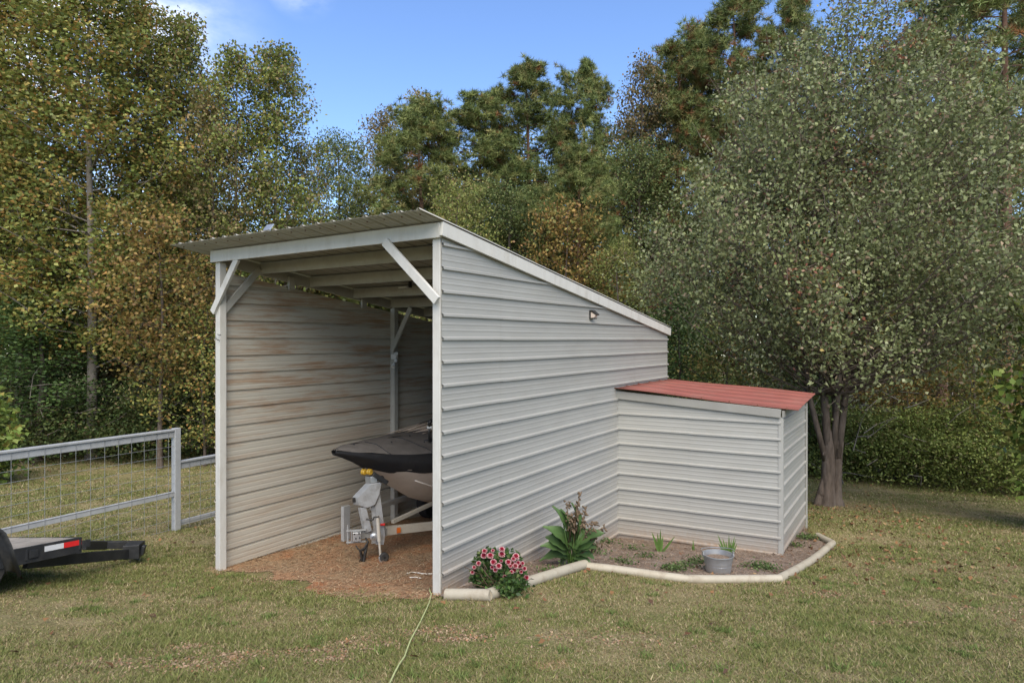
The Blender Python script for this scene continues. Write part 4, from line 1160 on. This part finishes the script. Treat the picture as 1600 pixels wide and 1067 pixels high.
def protos_pine(seed, H, cb, R0, r0, ntuft, pal, wts, nl=.28, dead=.03):
    r = np.random.default_rng(seed)
    mb = MB()
    rad = lambda f: R0 * (1 - f) ** .55 * (.55 + .45 * min(1, f * 4)) + .25
    tips = tree_tubes(mb, r, H, cb, rad, r0, 46, (r.normal(0, .3), r.normal(0, .3)), up=.25)
    tp = np.array([q[0] for q in tips if q[1] >= .6])
    k = r.choice(len(tp), ntuft); c = tp[k] + r.normal(size=(ntuft, 3)) * np.array([.24, .24, .2])
    m = 30
    d = r.normal(size=(ntuft, m, 3)); d[:, :, 2] += .55; d = unit(d)
    cc = np.repeat(c[:, None], m, 1)
    s = unit(np.cross(d, r.normal(size=(ntuft, m, 3)))) * .014
    L = nl * r.uniform(.7, 1.2, (ntuft, m, 1))
    v = np.stack([cc + d * .02 - s, cc + d * .02 + s, cc + d * L], 2).reshape(-1, 3, 3)
    tc = palette(r, ntuft, pal, wts, 1.45)
    isd = r.random(ntuft) < dead; tc[isd] = np.array([.20, .095, .04]) * r.uniform(.8, 1.2, (isd.sum(), 1))
    cols = np.repeat(tc, m, 0) * r.normal(1, .15, (ntuft * m, 1)).clip(.6, 1.4)
    return mb, v, cols, 'bark_pine', 'needle'
PROTO = {}
def place_tree(key, maker, name, px, Z, label, hs=1.0, ws=1.0, rot=0.0, group="trees of the wood behind the lawn", cat="tree"):
    x = (px - 800) / F * Z; y = Z; z = float(gz(x, y))
    e = empty(name, (x, y, z), label, cat, group)
    e.rotation_euler = (0, 0, rot); e.scale = (ws, ws, hs)
    if key not in PROTO:
        mb, v, cols, bark, lm = maker()
        tr = mb.build("trunk", M[bark], None, smooth=True); tr.parent = e
        cw = np_mesh("crown", v, v.shape[1], M[lm], cols, e)
        PROTO[key] = (tr, cw)
    else:
        for o in PROTO[key]:
            c = o.copy(); sc.collection.objects.link(c); c.parent = e
    return e
# colour families (linear)
gy_ = [(.12, .145, .035), (.165, .165, .045), (.21, .165, .045), (.09, .115, .032), (.22, .125, .04)]
g_dark = [(.07, .095, .03), (.095, .115, .04), (.05, .07, .025), (.13, .13, .05)]
br_ = [(.17, .13, .065), (.14, .12, .055), (.20, .135, .06), (.11, .115, .045)]
og_ = [(.23, .15, .045), (.20, .155, .045), (.13, .14, .04), (.19, .11, .045)]
pine_p = [(.10, .125, .04), (.14, .155, .052), (.075, .10, .034), (.17, .155, .06)]
tall = lambda f: 2.45 * max(0, math.sin((f * .80 + .185) * math.pi)) ** .75 + .12
oakr = lambda f: 2.8 * math.sin((f * .85 + .12) * math.pi) ** .6 + .2
mk = {
 'poplar_a': lambda: protos_deciduous(11, 17.5, .22, tall, .15, 76, 32000, .128, gy_, [5, 4, 2, 3, .6], 'bark_pale', .30, gap=.12),
 'poplar_b': lambda: protos_deciduous(12, 16.5, .25, tall, .13, 70, 24000, .125, gy_, [3, 4, 5, 1.5, 2.4], 'bark_pale', .29, gap=.12),
 'poplar_c': lambda: protos_deciduous(13, 15.0, .30, lambda f: tall(f) * .95, .11, 62, 18000, .125, [gy_[0], gy_[1], gy_[3], br_[0]], [5, 3, 4, 2], 'bark_pale', .28, gap=.12),
 'thin': lambda: protos_deciduous(14, 14.5, .3, lambda f: tall(f) * .8, .10, 44, 6500, .13, br_ + [gy_[1]], [3, 3, 3, 2, 2], 'bark_grey', .34, gap=.25),
 'oak': lambda: protos_deciduous(15, 13, .18, oakr, .2, 64, 24000, .115, g_dark, [4, 3, 3, 1], 'bark_grey', .4),
 'brown': lambda: protos_deciduous(16, 15, .3, lambda f: tall(f) * .85, .14, 56, 12000, .12, br_, [4, 3, 2, 3], 'bark_grey', .3),
 'orange': lambda: protos_deciduous(17, 8, .36, lambda f: oakr(f) * .65, .08, 36, 6500, .12, og_, [4, 3, 2, 2], 'bark_grey', .3, gap=.2),
 'lime': lambda: protos_deciduous(18, 9.5, .2, lambda f: oakr(f) * .75, .1, 40, 9000, .10, [(.16, .185, .045), (.20, .20, .06), (.12, .14, .04), (.17, .13, .06)], [4, 3, 3, 1], 'bark_grey', .3),
 'pine_a': lambda: protos_pine(21, 19, .36, 4.0, .19, 3000, pine_p, [4, 3, 3, 1]),
 'pine_b': lambda: protos_pine(22, 17, .22, 4.0, .17, 3000, pine_p, [4, 4, 2, 2]),
 'pine_c': lambda: protos_pine(23, 22, .30, 4.8, .24, 3600, pine_p, [4, 3, 3, 2], .30, .14),
 'sapling': lambda: protos_deciduous(19, 5.5, .15, lambda f: oakr(f) * .55, .05, 30, 4200, .10, gy_, [4, 4, 3, 2, 1], 'bark_grey', .26),
 'cedar': lambda: protos_deciduous(20, 6.5, .05, lambda f: 2.0 * (1 - f) ** .7 + .15, .09, 60, 13000, .09, [(.05, .085, .025), (.07, .11, .032), (.035, .06, .02)], [4, 3, 3], 'bark_grey', .28, up=.1),
}
def H_for(py_top, Z, x): return (531 - py_top) / F * Z + CZ - float(gz(x, Z))
base_h = {'poplar_a': 17.5, 'poplar_b': 16.5, 'poplar_c': 15, 'thin': 14.5, 'oak': 13, 'brown': 15, 'orange': 8, 'lime': 9.5, 'pine_a': 19, 'pine_b': 17, 'pine_c': 22, 'sapling': 5.5, 'cedar': 6.5}
def T_(key, px, Z, ytop, label, ws=1.0, rot=0.0, name=None, group="trees of the wood behind the lawn"):
    x = (px - 800) / F * Z
    hs = H_for(ytop, Z, x) / base_h[key] * 1.0
    nm = name or {'p': 'pine_tree', 'o': 'oak_tree'}.get(key[0] if key.startswith('pine') or key == 'oak' else '', 'autumn_tree')
    place_tree(key, mk[key], nm, px, Z, label, hs, ws, rot, group)
T_('poplar_a', 143, 21.5, -60, "tall green yellow tree whose grey trunk stands behind the taller fence section", 1.15, .3)
T_('poplar_a', 30, 23, -70, "tall green yellow tree at the photo's left edge", 1.1, 2.0)
T_('poplar_b', -70, 22, -40, "golden tree cut by the photo's left edge", 1.1, .7)
T_('poplar_b', 216, 24, 8, "rust orange topped tree right of the big grey trunk behind the fence", 1.0, 1.2)
T_('poplar_c', 285, 24.5, 28, "slender green tree with a narrow top, second peak left of the blue sky", .95, .4)
T_('thin', 245, 27, 60, "sparse brown tree with thin trunk left of the shed roof's front tip", 1.0, 2.2)
T_('poplar_c', 372, 24, 84, "open leafy tree above the shed roof's left end, next to the blue gap", .95, 1.9)
T_('poplar_c', 432, 25, 78, "last leafy tree before the blue gap, leaning over the shed roof", .95, 3.7)
T_('thin', 330, 23, 150, "thin bare limbed tree rising behind the shed's left roof corner", .8, 1.0)
T_('thin', 465, 27, 220, "small sparse brown tree lowest in the blue gap's left side", .8, 4.4)
T_('orange', 250, 19.5, 330, "low orange leaved tree just left of the shed's front post", 1.0, .5)
T_('cedar', 60, 21.2, 470, "dark green evergreen behind the fence at far left", 1.5, 2.5, 'evergreen_tree')
T_('sapling', 320, 20, 480, "little green sapling half hidden by the shed's left post", 1.0, 1.5)
T_('oak', 528, 31, 215, "dark green round tree behind the shed roof's middle", .8, .2)
T_('brown', 598, 35, 178, "brown leaved spire tree left of the pines", 1.05, .9)
T_('brown', 662, 37, 150, "brown leaved tree rising just behind the leftmost pine", 1.1, 2.8)
T_('pine_b', 668, 30, 165, "leftmost green pine with full low branches above the roof peak", 1.15, .4)
T_('pine_a', 760, 32, 150, "green pine between the leftmost pine and the tallest middle pine", 1.15, 2.0)
T_('pine_a', 828, 33, 100, "tallest pine in the middle with rounded open top", 1.25, .8)
T_('pine_a', 915, 34, 108, "slim pine with a pointed top right of the tallest middle pine", .95, 3.3)
T_('pine_b', 900, 26, 235, "shorter bluish pine with bushy needles in front of the tall middle pines", .85, 1.4)
T_('oak', 800, 27, 300, "dark evergreen oak above the shed's sloping roof edge", .9, 2.5)
T_('lime', 712, 23, 283, "yellow green tree peeping over the shed roof's peak", .9, .3)
T_('orange', 882, 24, 320, "orange brown tree under the bluish pine", 1.0, 1.7)
T_('brown', 1005, 31, 100, "orange brown tree beside the tall pines left of the pear tree", 1.0, 4.0)
T_('pine_c', 1060, 32, 65, "pine with a bare fork standing left of the pear tree's crown", .95, 1.1)
T_('pine_b', 1105, 33, 45, "full green pine filling the gap left of the pear tree's upper crown", 1.2, 5.1)
T_('oak', 1000, 29, 230, "dark leafy oak low between the orange brown tree and the pear tree", 1.0, .9)
T_('pine_c', 1150, 30, -5, "tall dense pine showing above the pear tree's left shoulder", 1.05, 2.7)
T_('pine_a', 1245, 30, -10, "tall pine top peeking over the pear tree's summit", .9, .6)
T_('pine_c', 1570, 19, -160, "big pine at the photo's right edge with rusty dead needles", .85, 5.0)
T_('pine_a', 1470, 25, -40, "pine behind the pear tree's right half", 1.2, 3.9)
T_('lime', 968, 22, 385, "leafy green tree above the shed roof's lower end", .8, 2.2)
T_('cedar', 1060, 21, 455, "dark evergreen bush tree right of the shed roof's low corner", .9, 1.2, 'evergreen_tree')
T_('sapling', 1140, 19, 500, "small yellow leaved tree above the red roof", 1.0, .8)
T_('cedar', 1265, 19.5, 590, "small green cedar between the red roof and the pear tree's trunk", .7, .2, 'evergreen_tree')
T_('thin', 1450, 20, 420, "thin pale twigged tree in the dark gap right of the pear tree", .7, .9)
T_('orange', 1400, 19, 480, "low russet tree right of the pear tree's stems", .8, 2.9)
T_('sapling', 1520, 18, 470, "small green tree above the thicket at right", .9, 2.2)

# hero: ornamental pear by the lean-to
def pear():
    r = np.random.default_rng(44)
    mb = MB()
    b0 = np.array([0, 0, 0.0])
    def limb(pts, rads, seg=10): mb.tube(pts, rads, seg)
    # two fused trunks
    limb([(-.10, 0, -.2), (-.09, 0, .02), (-.075, 0, .15), (-.06, 0, .5), (-.04, .02, .9), (-.03, .03, 1.25), (-.03, .03, 1.6)], [.27, .20, .155, .135, .13, .12, .06], 16)
    limb([(.15, .02, -.2), (.14, .02, .02), (.13, .02, .15), (.14, .03, .5), (.16, .03, 1.0), (.2, .03, 1.35), (.24, .03, 1.6)], [.21, .15, .115, .10, .095, .09, .05], 14)
    limb([(-.36, -.06, -.12), (-.29, -.05, .08), (-.22, -.02, .3), (-.15, 0, .55), (-.1, 0, .7)], [.10, .08, .07, .05, .02], 9)
    for (x, y, z, q) in [(-.17, -.06, 1.1, .04), (-.23, -.07, .27, .06)]:
        mb.ball((x, y, z), q, 10, 6, (1, .8, 1.2))
    crown_c = np.array([.6, .2, 5.75])
    tips = []
    stems = [(-.11, .95, -.45, 2.3, 0, .06), (-.05, 1.0, -.12, 2.75, .1, .085), (.05, 1.0, .12, 2.8, -.12, .065), (.15, 1.0, .38, 2.7, .05, .075), (.1, 1.0, .27, 2.8, .45, .06)]
    axes = []
    for (x0, z0, x1, z1, y1, rr) in stems:
        dx, dy = (x1 - x0), y1
        pts = [np.array([x0, 0, z0]), np.array([(x0 + x1) / 2, y1 * .4, (z0 + z1) / 2]), np.array([x1, y1, z1])]
        q = pts[-1]; d = np.array([dx * .9, dy * .7, 1.15])
        for k in range(6):
            d = d + r.normal(0, .12, 3); d[2] = max(d[2], .9); q = q + d / np.linalg.norm(d) * 1.0; pts.append(q)
        limb(pts, [rr, rr * .95, rr * .9] + [rr * .9 * (1 - (k + 1) / 6.6) for k in range(6)], 9)
        axes.append(np.array(pts))
    # egg-shaped crown of tips, each joined to the nearest stem lower down
    n = 760
    pts = []
    while len(pts) < n:
        u = r.normal(size=3); u /= np.linalg.norm(u); q = r.random() ** .38
        q *= 1 + .13 * math.sin(u[0] * 7 + 1) * math.sin(u[2] * 6 + 2) + .10 * math.sin(u[0] * 15 + u[2] * 13)
        p = u * q
        s = 1.0 if p[2] < 0 else (1 - .30 * p[2] ** 1.3)
        w = np.array([4.5 * s, 3.6 * s, 5.0 if p[2] > 0 else 3.5]) * p + crown_c
        lump = .5 + .5 * math.sin(w[0] * 1.9 + 1) * math.sin(w[2] * 1.6 + w[1]) 
        if r.random() > .15 + .95 * lump ** 1.3: continue
        if w[2] < 2.55 + (.42 * min(3, max(0, -w[0] - .2)) if w[0] < 0 else .28 * min(2.5, w[0])) + .5 * math.sin(w[0] * 2.1) * math.sin(w[1] * 1.7): continue
        pts.append(w)
    pts = np.array(pts)
    for i, w in enumerate(pts):
        ax = axes[r.integers(len(axes))]
        zt = max(2.35, w[2] - .75 * math.hypot(w[0] - crown_c[0], w[1] - crown_c[1]) * r.uniform(.7, 1.1) - .2)
        a = np.array([np.interp(zt, ax[:, 2], ax[:, k]) for k in range(3)])
        if i % 3 == 0:
            m_ = a * .5 + w * .5 + np.array([0, 0, -.15]) + r.normal(0, .15, 3)
            mb.tube([a, m_, w], [.026, .016, .005], 5, cap=False)
        for k in range(2):
            e = w + r.normal(0, .32, 3) + np.array([0, 0, .12]); mb.tube([w, (w + e) / 2 + r.normal(0, .04, 3), e], [.009, .006, .003], 4, cap=False)
    for k in range(1500):
        w = pts[r.integers(len(pts))]; a = w + r.normal(0, .25, 3); e = a + r.normal(0, .22, 3) + np.array([0, 0, .1])
        mb.tube([a, (a + e) / 2 + r.normal(0, .04, 3), e], [.008, .006, .003], 3, cap=False)
    nl = 105000
    idx = r.integers(0, n, nl)
    c = pts[idx] + r.normal(size=(nl, 3)) * .25 * np.array([1, 1, 1.15])
    c[:, 2] -= np.abs(r.normal(0, .1, nl))
    tint = r.random(n)[idx]
    cols = palette(r, nl, [(.135, .155, .065), (.17, .19, .08), (.19, .20, .11), (.10, .12, .05), (.21, .155, .10)], [4, 4, 2.2, 2.5, .9], 1.25)
    red = (tint > .955) & (r.random(nl) < .6)
    cols[red] = palette(r, int(red.sum()), [(.23, .09, .055), (.24, .14, .09), (.26, .19, .05)], [2, 2, 1])
    v = cards(c, .084 * r.uniform(.55, 1.3, nl), .056 * r.uniform(.7, 1.2, nl), r, .35, .55)
    return mb, v, cols, 'bark_grey', 'pear'
e = place_tree('pear', pear, "pear_tree", 1298, 13.6, "large round grey green pear tree with several stems beside the lean-to", 1, 1, 0, group=None)

# light green branches reaching in from trees outside the frame
def side_tree(px, Z, H, R0, label, seed, name):
    def mk_():
        return protos_deciduous(seed, H, .12, lambda f: R0 * math.sin((f * .8 + .15) * math.pi) ** .6, .09, 34, 5200, .16, [(.17, .23, .05), (.13, .19, .04), (.21, .25, .07), (.22, .19, .05)], [4, 3, 2, .6], 'bark_grey', .26)
    place_tree(name + str(seed), mk_, name, px, Z, label, 1, 1, .4, group=None)
side_tree(1700, 11.0, 4.3, 1.25, "bright green large leaved small tree poking in at the photo's right edge", 31, "leafy_tree")
side_tree(-45, 16.5, 2.5, .95, "bright yellow green sapling at the photo's left edge behind the fence", 32, "leafy_tree")

# ------------------------------------------------------------------ stuff: undergrowth, far wood
def thicket(name, seed, segs, nclump, nper, ls, pal, wts, label):
    """brush along lines in plan: segs of (x0,y0,x1,y1,depth,hmin,hmax,weight)"""
    r = np.random.default_rng(seed); C = []
    w = np.array([s[7] for s in segs], float); w /= w.sum()
    for k in r.choice(len(segs), nclump, p=w):
        x0, y0, x1, y1, dp, h0, h1, _ = segs[k]
        f = r.random(); g = r.random()
        x = x0 + (x1 - x0) * f + r.normal(0, .2); y = y0 + (y1 - y0) * f + g * dp
        hh = (h0 + (h1 - h0) * (.25 + .75 * vnoise(x, y, 1.6, seed)) * (.45 + .55 * min(1, g * 2.0 + .1)))
        z = float(gz(x, y)) + hh * r.random() ** .6
        C.append((x, y, max(z, float(gz(x, y)) + .1)))
    C = np.array(C)
    idx = np.repeat(np.arange(len(C)), nper); n = len(idx)
    c = C[idx] + r.normal(size=(n, 3)) * np.array([.38, .38, .13])
    tone = (.5 + .95 * r.random(len(C)))[idx][:, None]
    c[:, 2] = np.maximum(c[:, 2], gz(c[:, 0], c[:, 1]) + .03)
    o = np_mesh(name, cards(c, ls * r.uniform(.6, 1.3, n), ls * .62 * r.uniform(.7, 1.2, n), r, .7, .1), 4, M['leaf'], palette(r, n, pal, wts) * tone)
    return tag(o, label, "undergrowth", kind='stuff')
thick_pal = [(.055, .085, .02), (.085, .12, .028), (.12, .15, .04), (.10, .085, .035)]
thicket("thicket", 51, [(9.6, 17.6, 13.2, 15.6, 3.6, .7, 3.2, 4), (13.2, 15.6, 22, 13.6, 4, .8, 3.6, 4), (8.2, 18.3, 10.2, 17.5, 3, .5, 1.5, 1)], 1500, 62, .085, [(.12, .16, .04), (.16, .20, .05), (.21, .235, .07), (.15, .13, .055)], [3, 4, 3, 1], "bright green thicket of low brush along the lawn's right edge")
thicket("undergrowth", 52, [(-26, 20.5, -16.5, 20.2, 4, 1.2, 4.0, 3), (-16.5, 20.2, -12, 20.2, 5, .7, 2.6, 3), (-12.5, 20.2, -6, 20.2, 4, 1.5, 4.6, 6), (-6, 20.2, 8.5, 19.5, 5, 1.2, 4.2, 4)], 2100, 52, .11, [(.06, .09, .026), (.09, .115, .036), (.045, .07, .024), (.13, .14, .05), (.15, .115, .055)], [4, 4, 2, 2, 1], "dark green undergrowth at the foot of the wood")
# dry twigs and pale sticks in the brush
r = np.random.default_rng(60); mb = MB()
for k in range(420):
    if k % 3 == 0: x, y = r.uniform(8, 16), r.uniform(16.5, 20)
    else: x, y = r.uniform(-20, 2), r.uniform(20, 24)
    a = np.array([x, y, float(gz(x, y)) + r.uniform(0, 2.6)]); d = r.normal(size=3); d[2] = abs(d[2]) * .6; d *= r.uniform(.5, 1.4) / np.linalg.norm(d)
    mb.tube([a, a + d * .5 + r.normal(0, .1, 3), a + d], [.016, .011, .004], 4, cap=False)
tag(mb.build("brushwood", M['bark_pale']), "pale dry sticks and twigs tangled in the undergrowth", "brushwood", kind='stuff')
# far wood that closes the view between the individual trees: one mass of trunks and foliage
def far_wood():
    r = np.random.default_rng(70); V = []; Cc = []; mb = MB()
    spec = []
    for k in range(230):
        if k >= 150:
            x = r.uniform(-44, 40); y = r.uniform(27, 34)
        elif k < 118:
            x = r.uniform(-46, 44); y = r.uniform(34, 58) if x < -3 else r.uniform(38, 60)
        else:
            x = r.uniform(14, 42); y = r.uniform(24, 40)
        px = 800 + x / y * 1000
        ytop = np.interp(px, [-200, 100, 330, 430, 500, 560, 640, 800, 950, 1100, 1300, 1700], [150, 160, 215, 280, 330, 270, 215, 185, 180, 110, 60, 60])
        Ht = max(5, (531 - ytop) / 1000 * y + 4.3) * r.uniform(.72, 1.0)
        if k >= 150: Ht = r.uniform(6, 9.5) if x < 2 else r.uniform(6, 12)
        spec.append((x, y, Ht))
    pals = [g_dark, g_dark, gy_[:4], br_, pine_p, og_]
    for (x, y, Ht) in spec:
        z0 = float(gz(x, min(y, 90))); pal = pals[r.integers(6)]
        mb.tube([(x, y, z0 - .3), (x + r.normal(0, .2), y, z0 + Ht * .5), (x + r.normal(0, .3), y, z0 + Ht * .95)], [.18, .12, .02], 6, cap=False)
        nc = 60; f = r.random(nc) ** .8
        rad = 2.2 * np.sin((f * .85 + .12) * math.pi) ** .6 + .15; az = r.uniform(0, 6.3, nc)
        rr = rad * r.random(nc) ** .5
        cen = np.stack([x + np.cos(az) * rr, y + np.sin(az) * rr, z0 + Ht * (.12 + .88 * f)], 1)
        n = 2600; i = r.integers(0, nc, n); c = cen[i] + r.normal(size=(n, 3)) * np.array([.45, .45, .4])
        V.append(cards(c, .21 * r.uniform(.6, 1.3, n), .16, r, .5, .2)); Cc.append(palette(r, n, pal, np.ones(len(pal))) * (.7 + .6 * r.random(nc)[i])[:, None])
    o = np_mesh("woodland", np.concatenate(V), 4, M['leaf'], np.concatenate(Cc))
    tag(o, "mass of mixed autumn wood filling the gaps far behind", "woodland", kind='stuff')
    t = mb.build("woodland_trunks", M['bark_grey'], o)
    t["kind"] = 'stuff'
far_wood()

# ------------------------------------------------------------------ stuff: grass, straw, fallen leaves
shed_foot = [tuple(O + u * U + d * D) for u, d in ((-.02, -.0), (WID, -.0), (WID, LEN), (-.02, LEN))]
lean_foot = [tuple(LI), tuple(LC), tuple(LB), (2.8, 11.8)]
def grass(n_try, y0, y1, hmin, hmax, seed):
    r = np.random.default_rng(seed)
    y = np.sqrt(r.uniform(y0 * y0, y1 * y1, n_try)); x = r.uniform(-1.0, 1.0, n_try) * (y * .86 + .5)
    jx = x + (vnoise(x, y, .2, 5) - .5) * .3; jy = y + (vnoise(x, y, .2, 6) - .5) * .3
    keep = ~(inpoly(jx, jy, pad_poly) & (r.random(n_try) > .9 * np.exp(-np.maximum(0, ((jx - O[0]) * D[0] + (jy - O[1]) * D[1]) + .38) / .16))) & ~inpoly(x, y, bed_poly) & ~inpoly(x, y, lean_foot) & ~inpoly(x, y, shed_foot)
    for i in range(len(pn) - 1):      # not inside the pipes
        a, b = pn[i], pn[i + 1]; ab = b - a
        tt = (((x - a[0]) * ab[0] + (y - a[1]) * ab[1]) / (ab @ ab)).clip(0, 1)
        keep &= np.hypot(x - a[0] - tt * ab[0], y - a[1] - tt * ab[1]) > .055
    n1 = vnoise(x, y, .9, 31) * .6 + vnoise(x, y, .23, 35) * .4; n2 = vnoise(x, y, .33, 32) * .6 + vnoise(x, y, .09, 36) * .4; n3 = vnoise(x, y, 2.7, 33) * .6 + vnoise(x, y, .6, 37) * .4
    bare = (n1 * .5 + n2 * .35 + n3 * .3)
    keep &= r.random(n_try) > np.clip((bare - .60) * 4.5, 0, .9)
    for (bx, by, rx, ry) in BARE: keep &= (r.random(n_try) > .85 * np.exp(-((x - bx) / rx) ** 2 - ((y - by) / ry) ** 2))
    keep &= ~((y > 17.3 + .0 * x) & (x > 9)) 
    x, y, n1, n2, n3 = x[keep], y[keep], n1[keep], n2[keep], n3[keep]; n = len(x)
    z = gzn(x, y)
    lush = np.clip((.55 - n1) * 2 + (.5 - n3) * 1.2 + (n2 - .5), -.6, 1)
    h = r.uniform(hmin, hmax, n) * (1 + .5 * lush)
    tuft = vnoise(x, y, .11, 34) > .83
    h *= np.where(tuft & (lush > 0), 1.7, 1)
    lean = r.normal(0, .75, (n, 2))
    wdt = r.uniform(.0035, .007, n) * np.clip(y / 5.5, .8, 2.6)
    az = r.uniform(0, math.pi, n); sx, sy = np.cos(az) * wdt, np.sin(az) * wdt
    b = np.stack([x, y, z - .005], 1)
    s = np.stack([sx, sy, np.zeros(n)], 1); tip = b + np.stack([lean[:, 0] * h, lean[:, 1] * h, h], 1)
    V = np.stack([b - s, b + s, tip], 1)
    green = palette(r, n, [(.16, .18, .055), (.20, .205, .07), (.12, .145, .042), (.22, .21, .085)], [4, 3, 3, 2])
    straw = palette(r, n, [(.30, .245, .135), (.24, .19, .10), (.36, .30, .18), (.22, .15, .085)], [4, 3, 2, 1.5])
    pg = np.clip(.52 + .55 * lush, .12, .92)
    isg = r.random(n) < pg
    return V, np.where(isg[:, None], green, straw)
r = np.random.default_rng(88)
gv, gc = [], []
tv = []
for k in range(170):
    y = r.uniform(2.8, 9); x = r.uniform(-.9, .9) * y * .85
    if k < 12: x, y = [tuple(G(px, py)[:2]) for px, py in ((690, 1027), (720, 1022), (405, 1040), (600, 1020), (880, 1020), (720, 1060), (1010, 1030), (495, 1008), (260, 1030), (1130, 1050), (560, 1060), (800, 1050))][k]
    if inpoly(np.array([x]), np.array([y]), bed_poly)[0] or inpoly(np.array([x]), np.array([y]), pad_poly)[0] or inpoly(np.array([x]), np.array([y]), lean_foot)[0] or inpoly(np.array([x]), np.array([y]), shed_foot)[0]: continue
    n = 60; q = np.stack([x + r.normal(0, .035, n), y + r.normal(0, .035, n)], 1); b = np.column_stack([q, gzn(q[:, 0], q[:, 1]) - .004])
    h = r.uniform(.022, .048, n); az = r.uniform(0, 3.14, n); s_ = np.stack([np.cos(az), np.sin(az), 0 * az], 1) * .0055
    tip = b + np.stack([r.normal(0, .7, n) * h, r.normal(0, .7, n) * h, h], 1); tv.append(np.stack([b - s_, b + s_, tip], 1))
tv = np.concatenate(tv); gv.append(tv); gc.append(palette(r, len(tv), [(.13, .18, .05), (.16, .20, .06), (.11, .15, .04)], [3, 3, 2]))
for a in ((300000, 2.0, 5.5, .009, .026, 81), (280000, 5.5, 9.5, .011, .030, 82), (220000, 9.5, 16, .014, .036, 83), (120000, 16, 24, .02, .042, 84)):
    v, c = grass(*a); gv.append(v); gc.append(c)
tag(np_mesh("grass", np.concatenate(gv), 3, M['grass'], np.concatenate(gc)), "short mown grass, half green and half straw coloured", "grass", kind='stuff')

# pine straw on the dirt and mulch
r = np.random.default_rng(90)
def straw(poly, n, lift, pal, L=.07):
    poly = np.array(poly); lo, hi = poly.min(0), poly.max(0)
    x = r.uniform(lo[0], hi[0], n); y = r.uniform(lo[1], hi[1], n); k = inpoly(x, y, poly); x, y = x[k], y[k]; n = len(x)
    c = np.stack([x, y, gzn(x, y) + lift + r.uniform(0, .012, n)], 1); az = r.uniform(0, 6.3, n)
    d = np.stack([np.cos(az), np.sin(az), r.normal(0, .15, n)], 1) * (L * r.uniform(.4, 1.1, n))[:, None] * .5
    s = np.stack([-np.sin(az), np.cos(az), np.zeros(n)], 1) * .0035
    V = np.stack([c - d - s, c + d - s, c + d + s, c - d + s], 1)
    return V, palette(r, n, pal, np.ones(len(pal)))
v1, c1 = straw(pad_poly, 26000, .018, [(.31, .21, .13), (.26, .16, .09), (.36, .27, .17), (.19, .115, .07)])
v2, c2 = straw(bed_poly, 16000, .024, [(.22, .16, .12), (.30, .24, .18), (.15, .11, .08), (.26, .17, .11)], .05)
vs_, cs_ = [v1, v2], [c1, c2]
for (bx, by, rx, ry) in BARE:
    n = int(min(330, 420 * rx * ry / .03) if rx < .45 else 330)
    c = np.stack([bx + r.normal(0, rx * .75, n), by + r.normal(0, ry * .8, n)], 1)
    k = ~inpoly(c[:, 0], c[:, 1], bed_poly); c = c[k]; c = np.column_stack([c, gzn(c[:, 0], c[:, 1]) + r.uniform(.001, .010, len(c))])
    vs_.append(cards(c, .020 * r.uniform(.5, 1.5, len(c)), .017, r, 4)); cs_.append(palette(r, len(c), [(.27, .175, .11), (.33, .24, .16), (.20, .14, .085), (.28, .15, .08)], [3, 3, 2, 1.5]))
v1, v2, c1, c2 = np.concatenate(vs_[:1] + vs_[2:]), v2, np.concatenate(cs_[:1] + cs_[2:]), c2
tag(np_mesh("pine_straw", np.concatenate([v1, v2]), 4, M['litter'], np.concatenate([c1, c2])), "dry pine straw, bark bits and soil crumbs over dirt, mulch and worn lawn", "straw", kind='stuff')
# weeds in the bed
C = []
for (px, py, k) in [(975, 882, 60), (945, 850, 80), (1050, 893, 110), (1090, 882, 90), (1075, 888, 60), (1185, 890, 120), (1010, 873, 60), (860, 897, 70), (1200, 893, 60), (930, 868, 60), (1262, 843, 120), (1240, 855, 60), (985, 860, 40)]:
    g = G(px, py); C.append(r.normal(size=(k * 2, 3)) * np.array([.09, .07, .016]) + g + np.array([0, 0, .045]))
C = np.concatenate(C)
tag(np_mesh("weeds", cards(C, .035, .022, r, 1.0), 4, M['leaf'], palette(r, len(C), [(.08, .13, .035), (.11, .15, .05), (.06, .09, .03)], [3, 2, 2])), "small green weeds spread over the mulch bed", "weeds", kind='stuff')
# fallen leaves on the lawn
P1 = []
for k in range(1500):
    q = r.random()
    if q < .35: x, y = r.normal(5.2, 1.5), r.normal(9.4, 1.8)
    elif q < .5: x, y = r.normal(6.5, 1.2), r.normal(12.5, 1.2)
    elif q < .8: x, y = r.uniform(-16, 14), r.uniform(15, 20.5)
    else: x, y = r.uniform(-6, 9), r.uniform(3.5, 14)
    P1.append((x, y))
P1 = np.array(P1); k = ~inpoly(P1[:, 0], P1[:, 1], lean_foot) & ~inpoly(P1[:, 0], P1[:, 1], shed_foot); P1 = P1[k]
C = np.column_stack([P1, gzn(P1[:, 0], P1[:, 1]) + r.uniform(.012, .04, len(P1))])
V = cards(C, .07 * r.uniform(.5, 1.2, len(C)), .05, r, 2.5)
tag(np_mesh("fallen_leaves", V, 4, M['litter'], palette(r, len(C), [(.17, .085, .045), (.24, .13, .06), (.12, .07, .045), (.30, .2, .1)], [4, 3, 3, 1])), "brown fallen leaves scattered over the lawn", "leaves", kind='stuff')
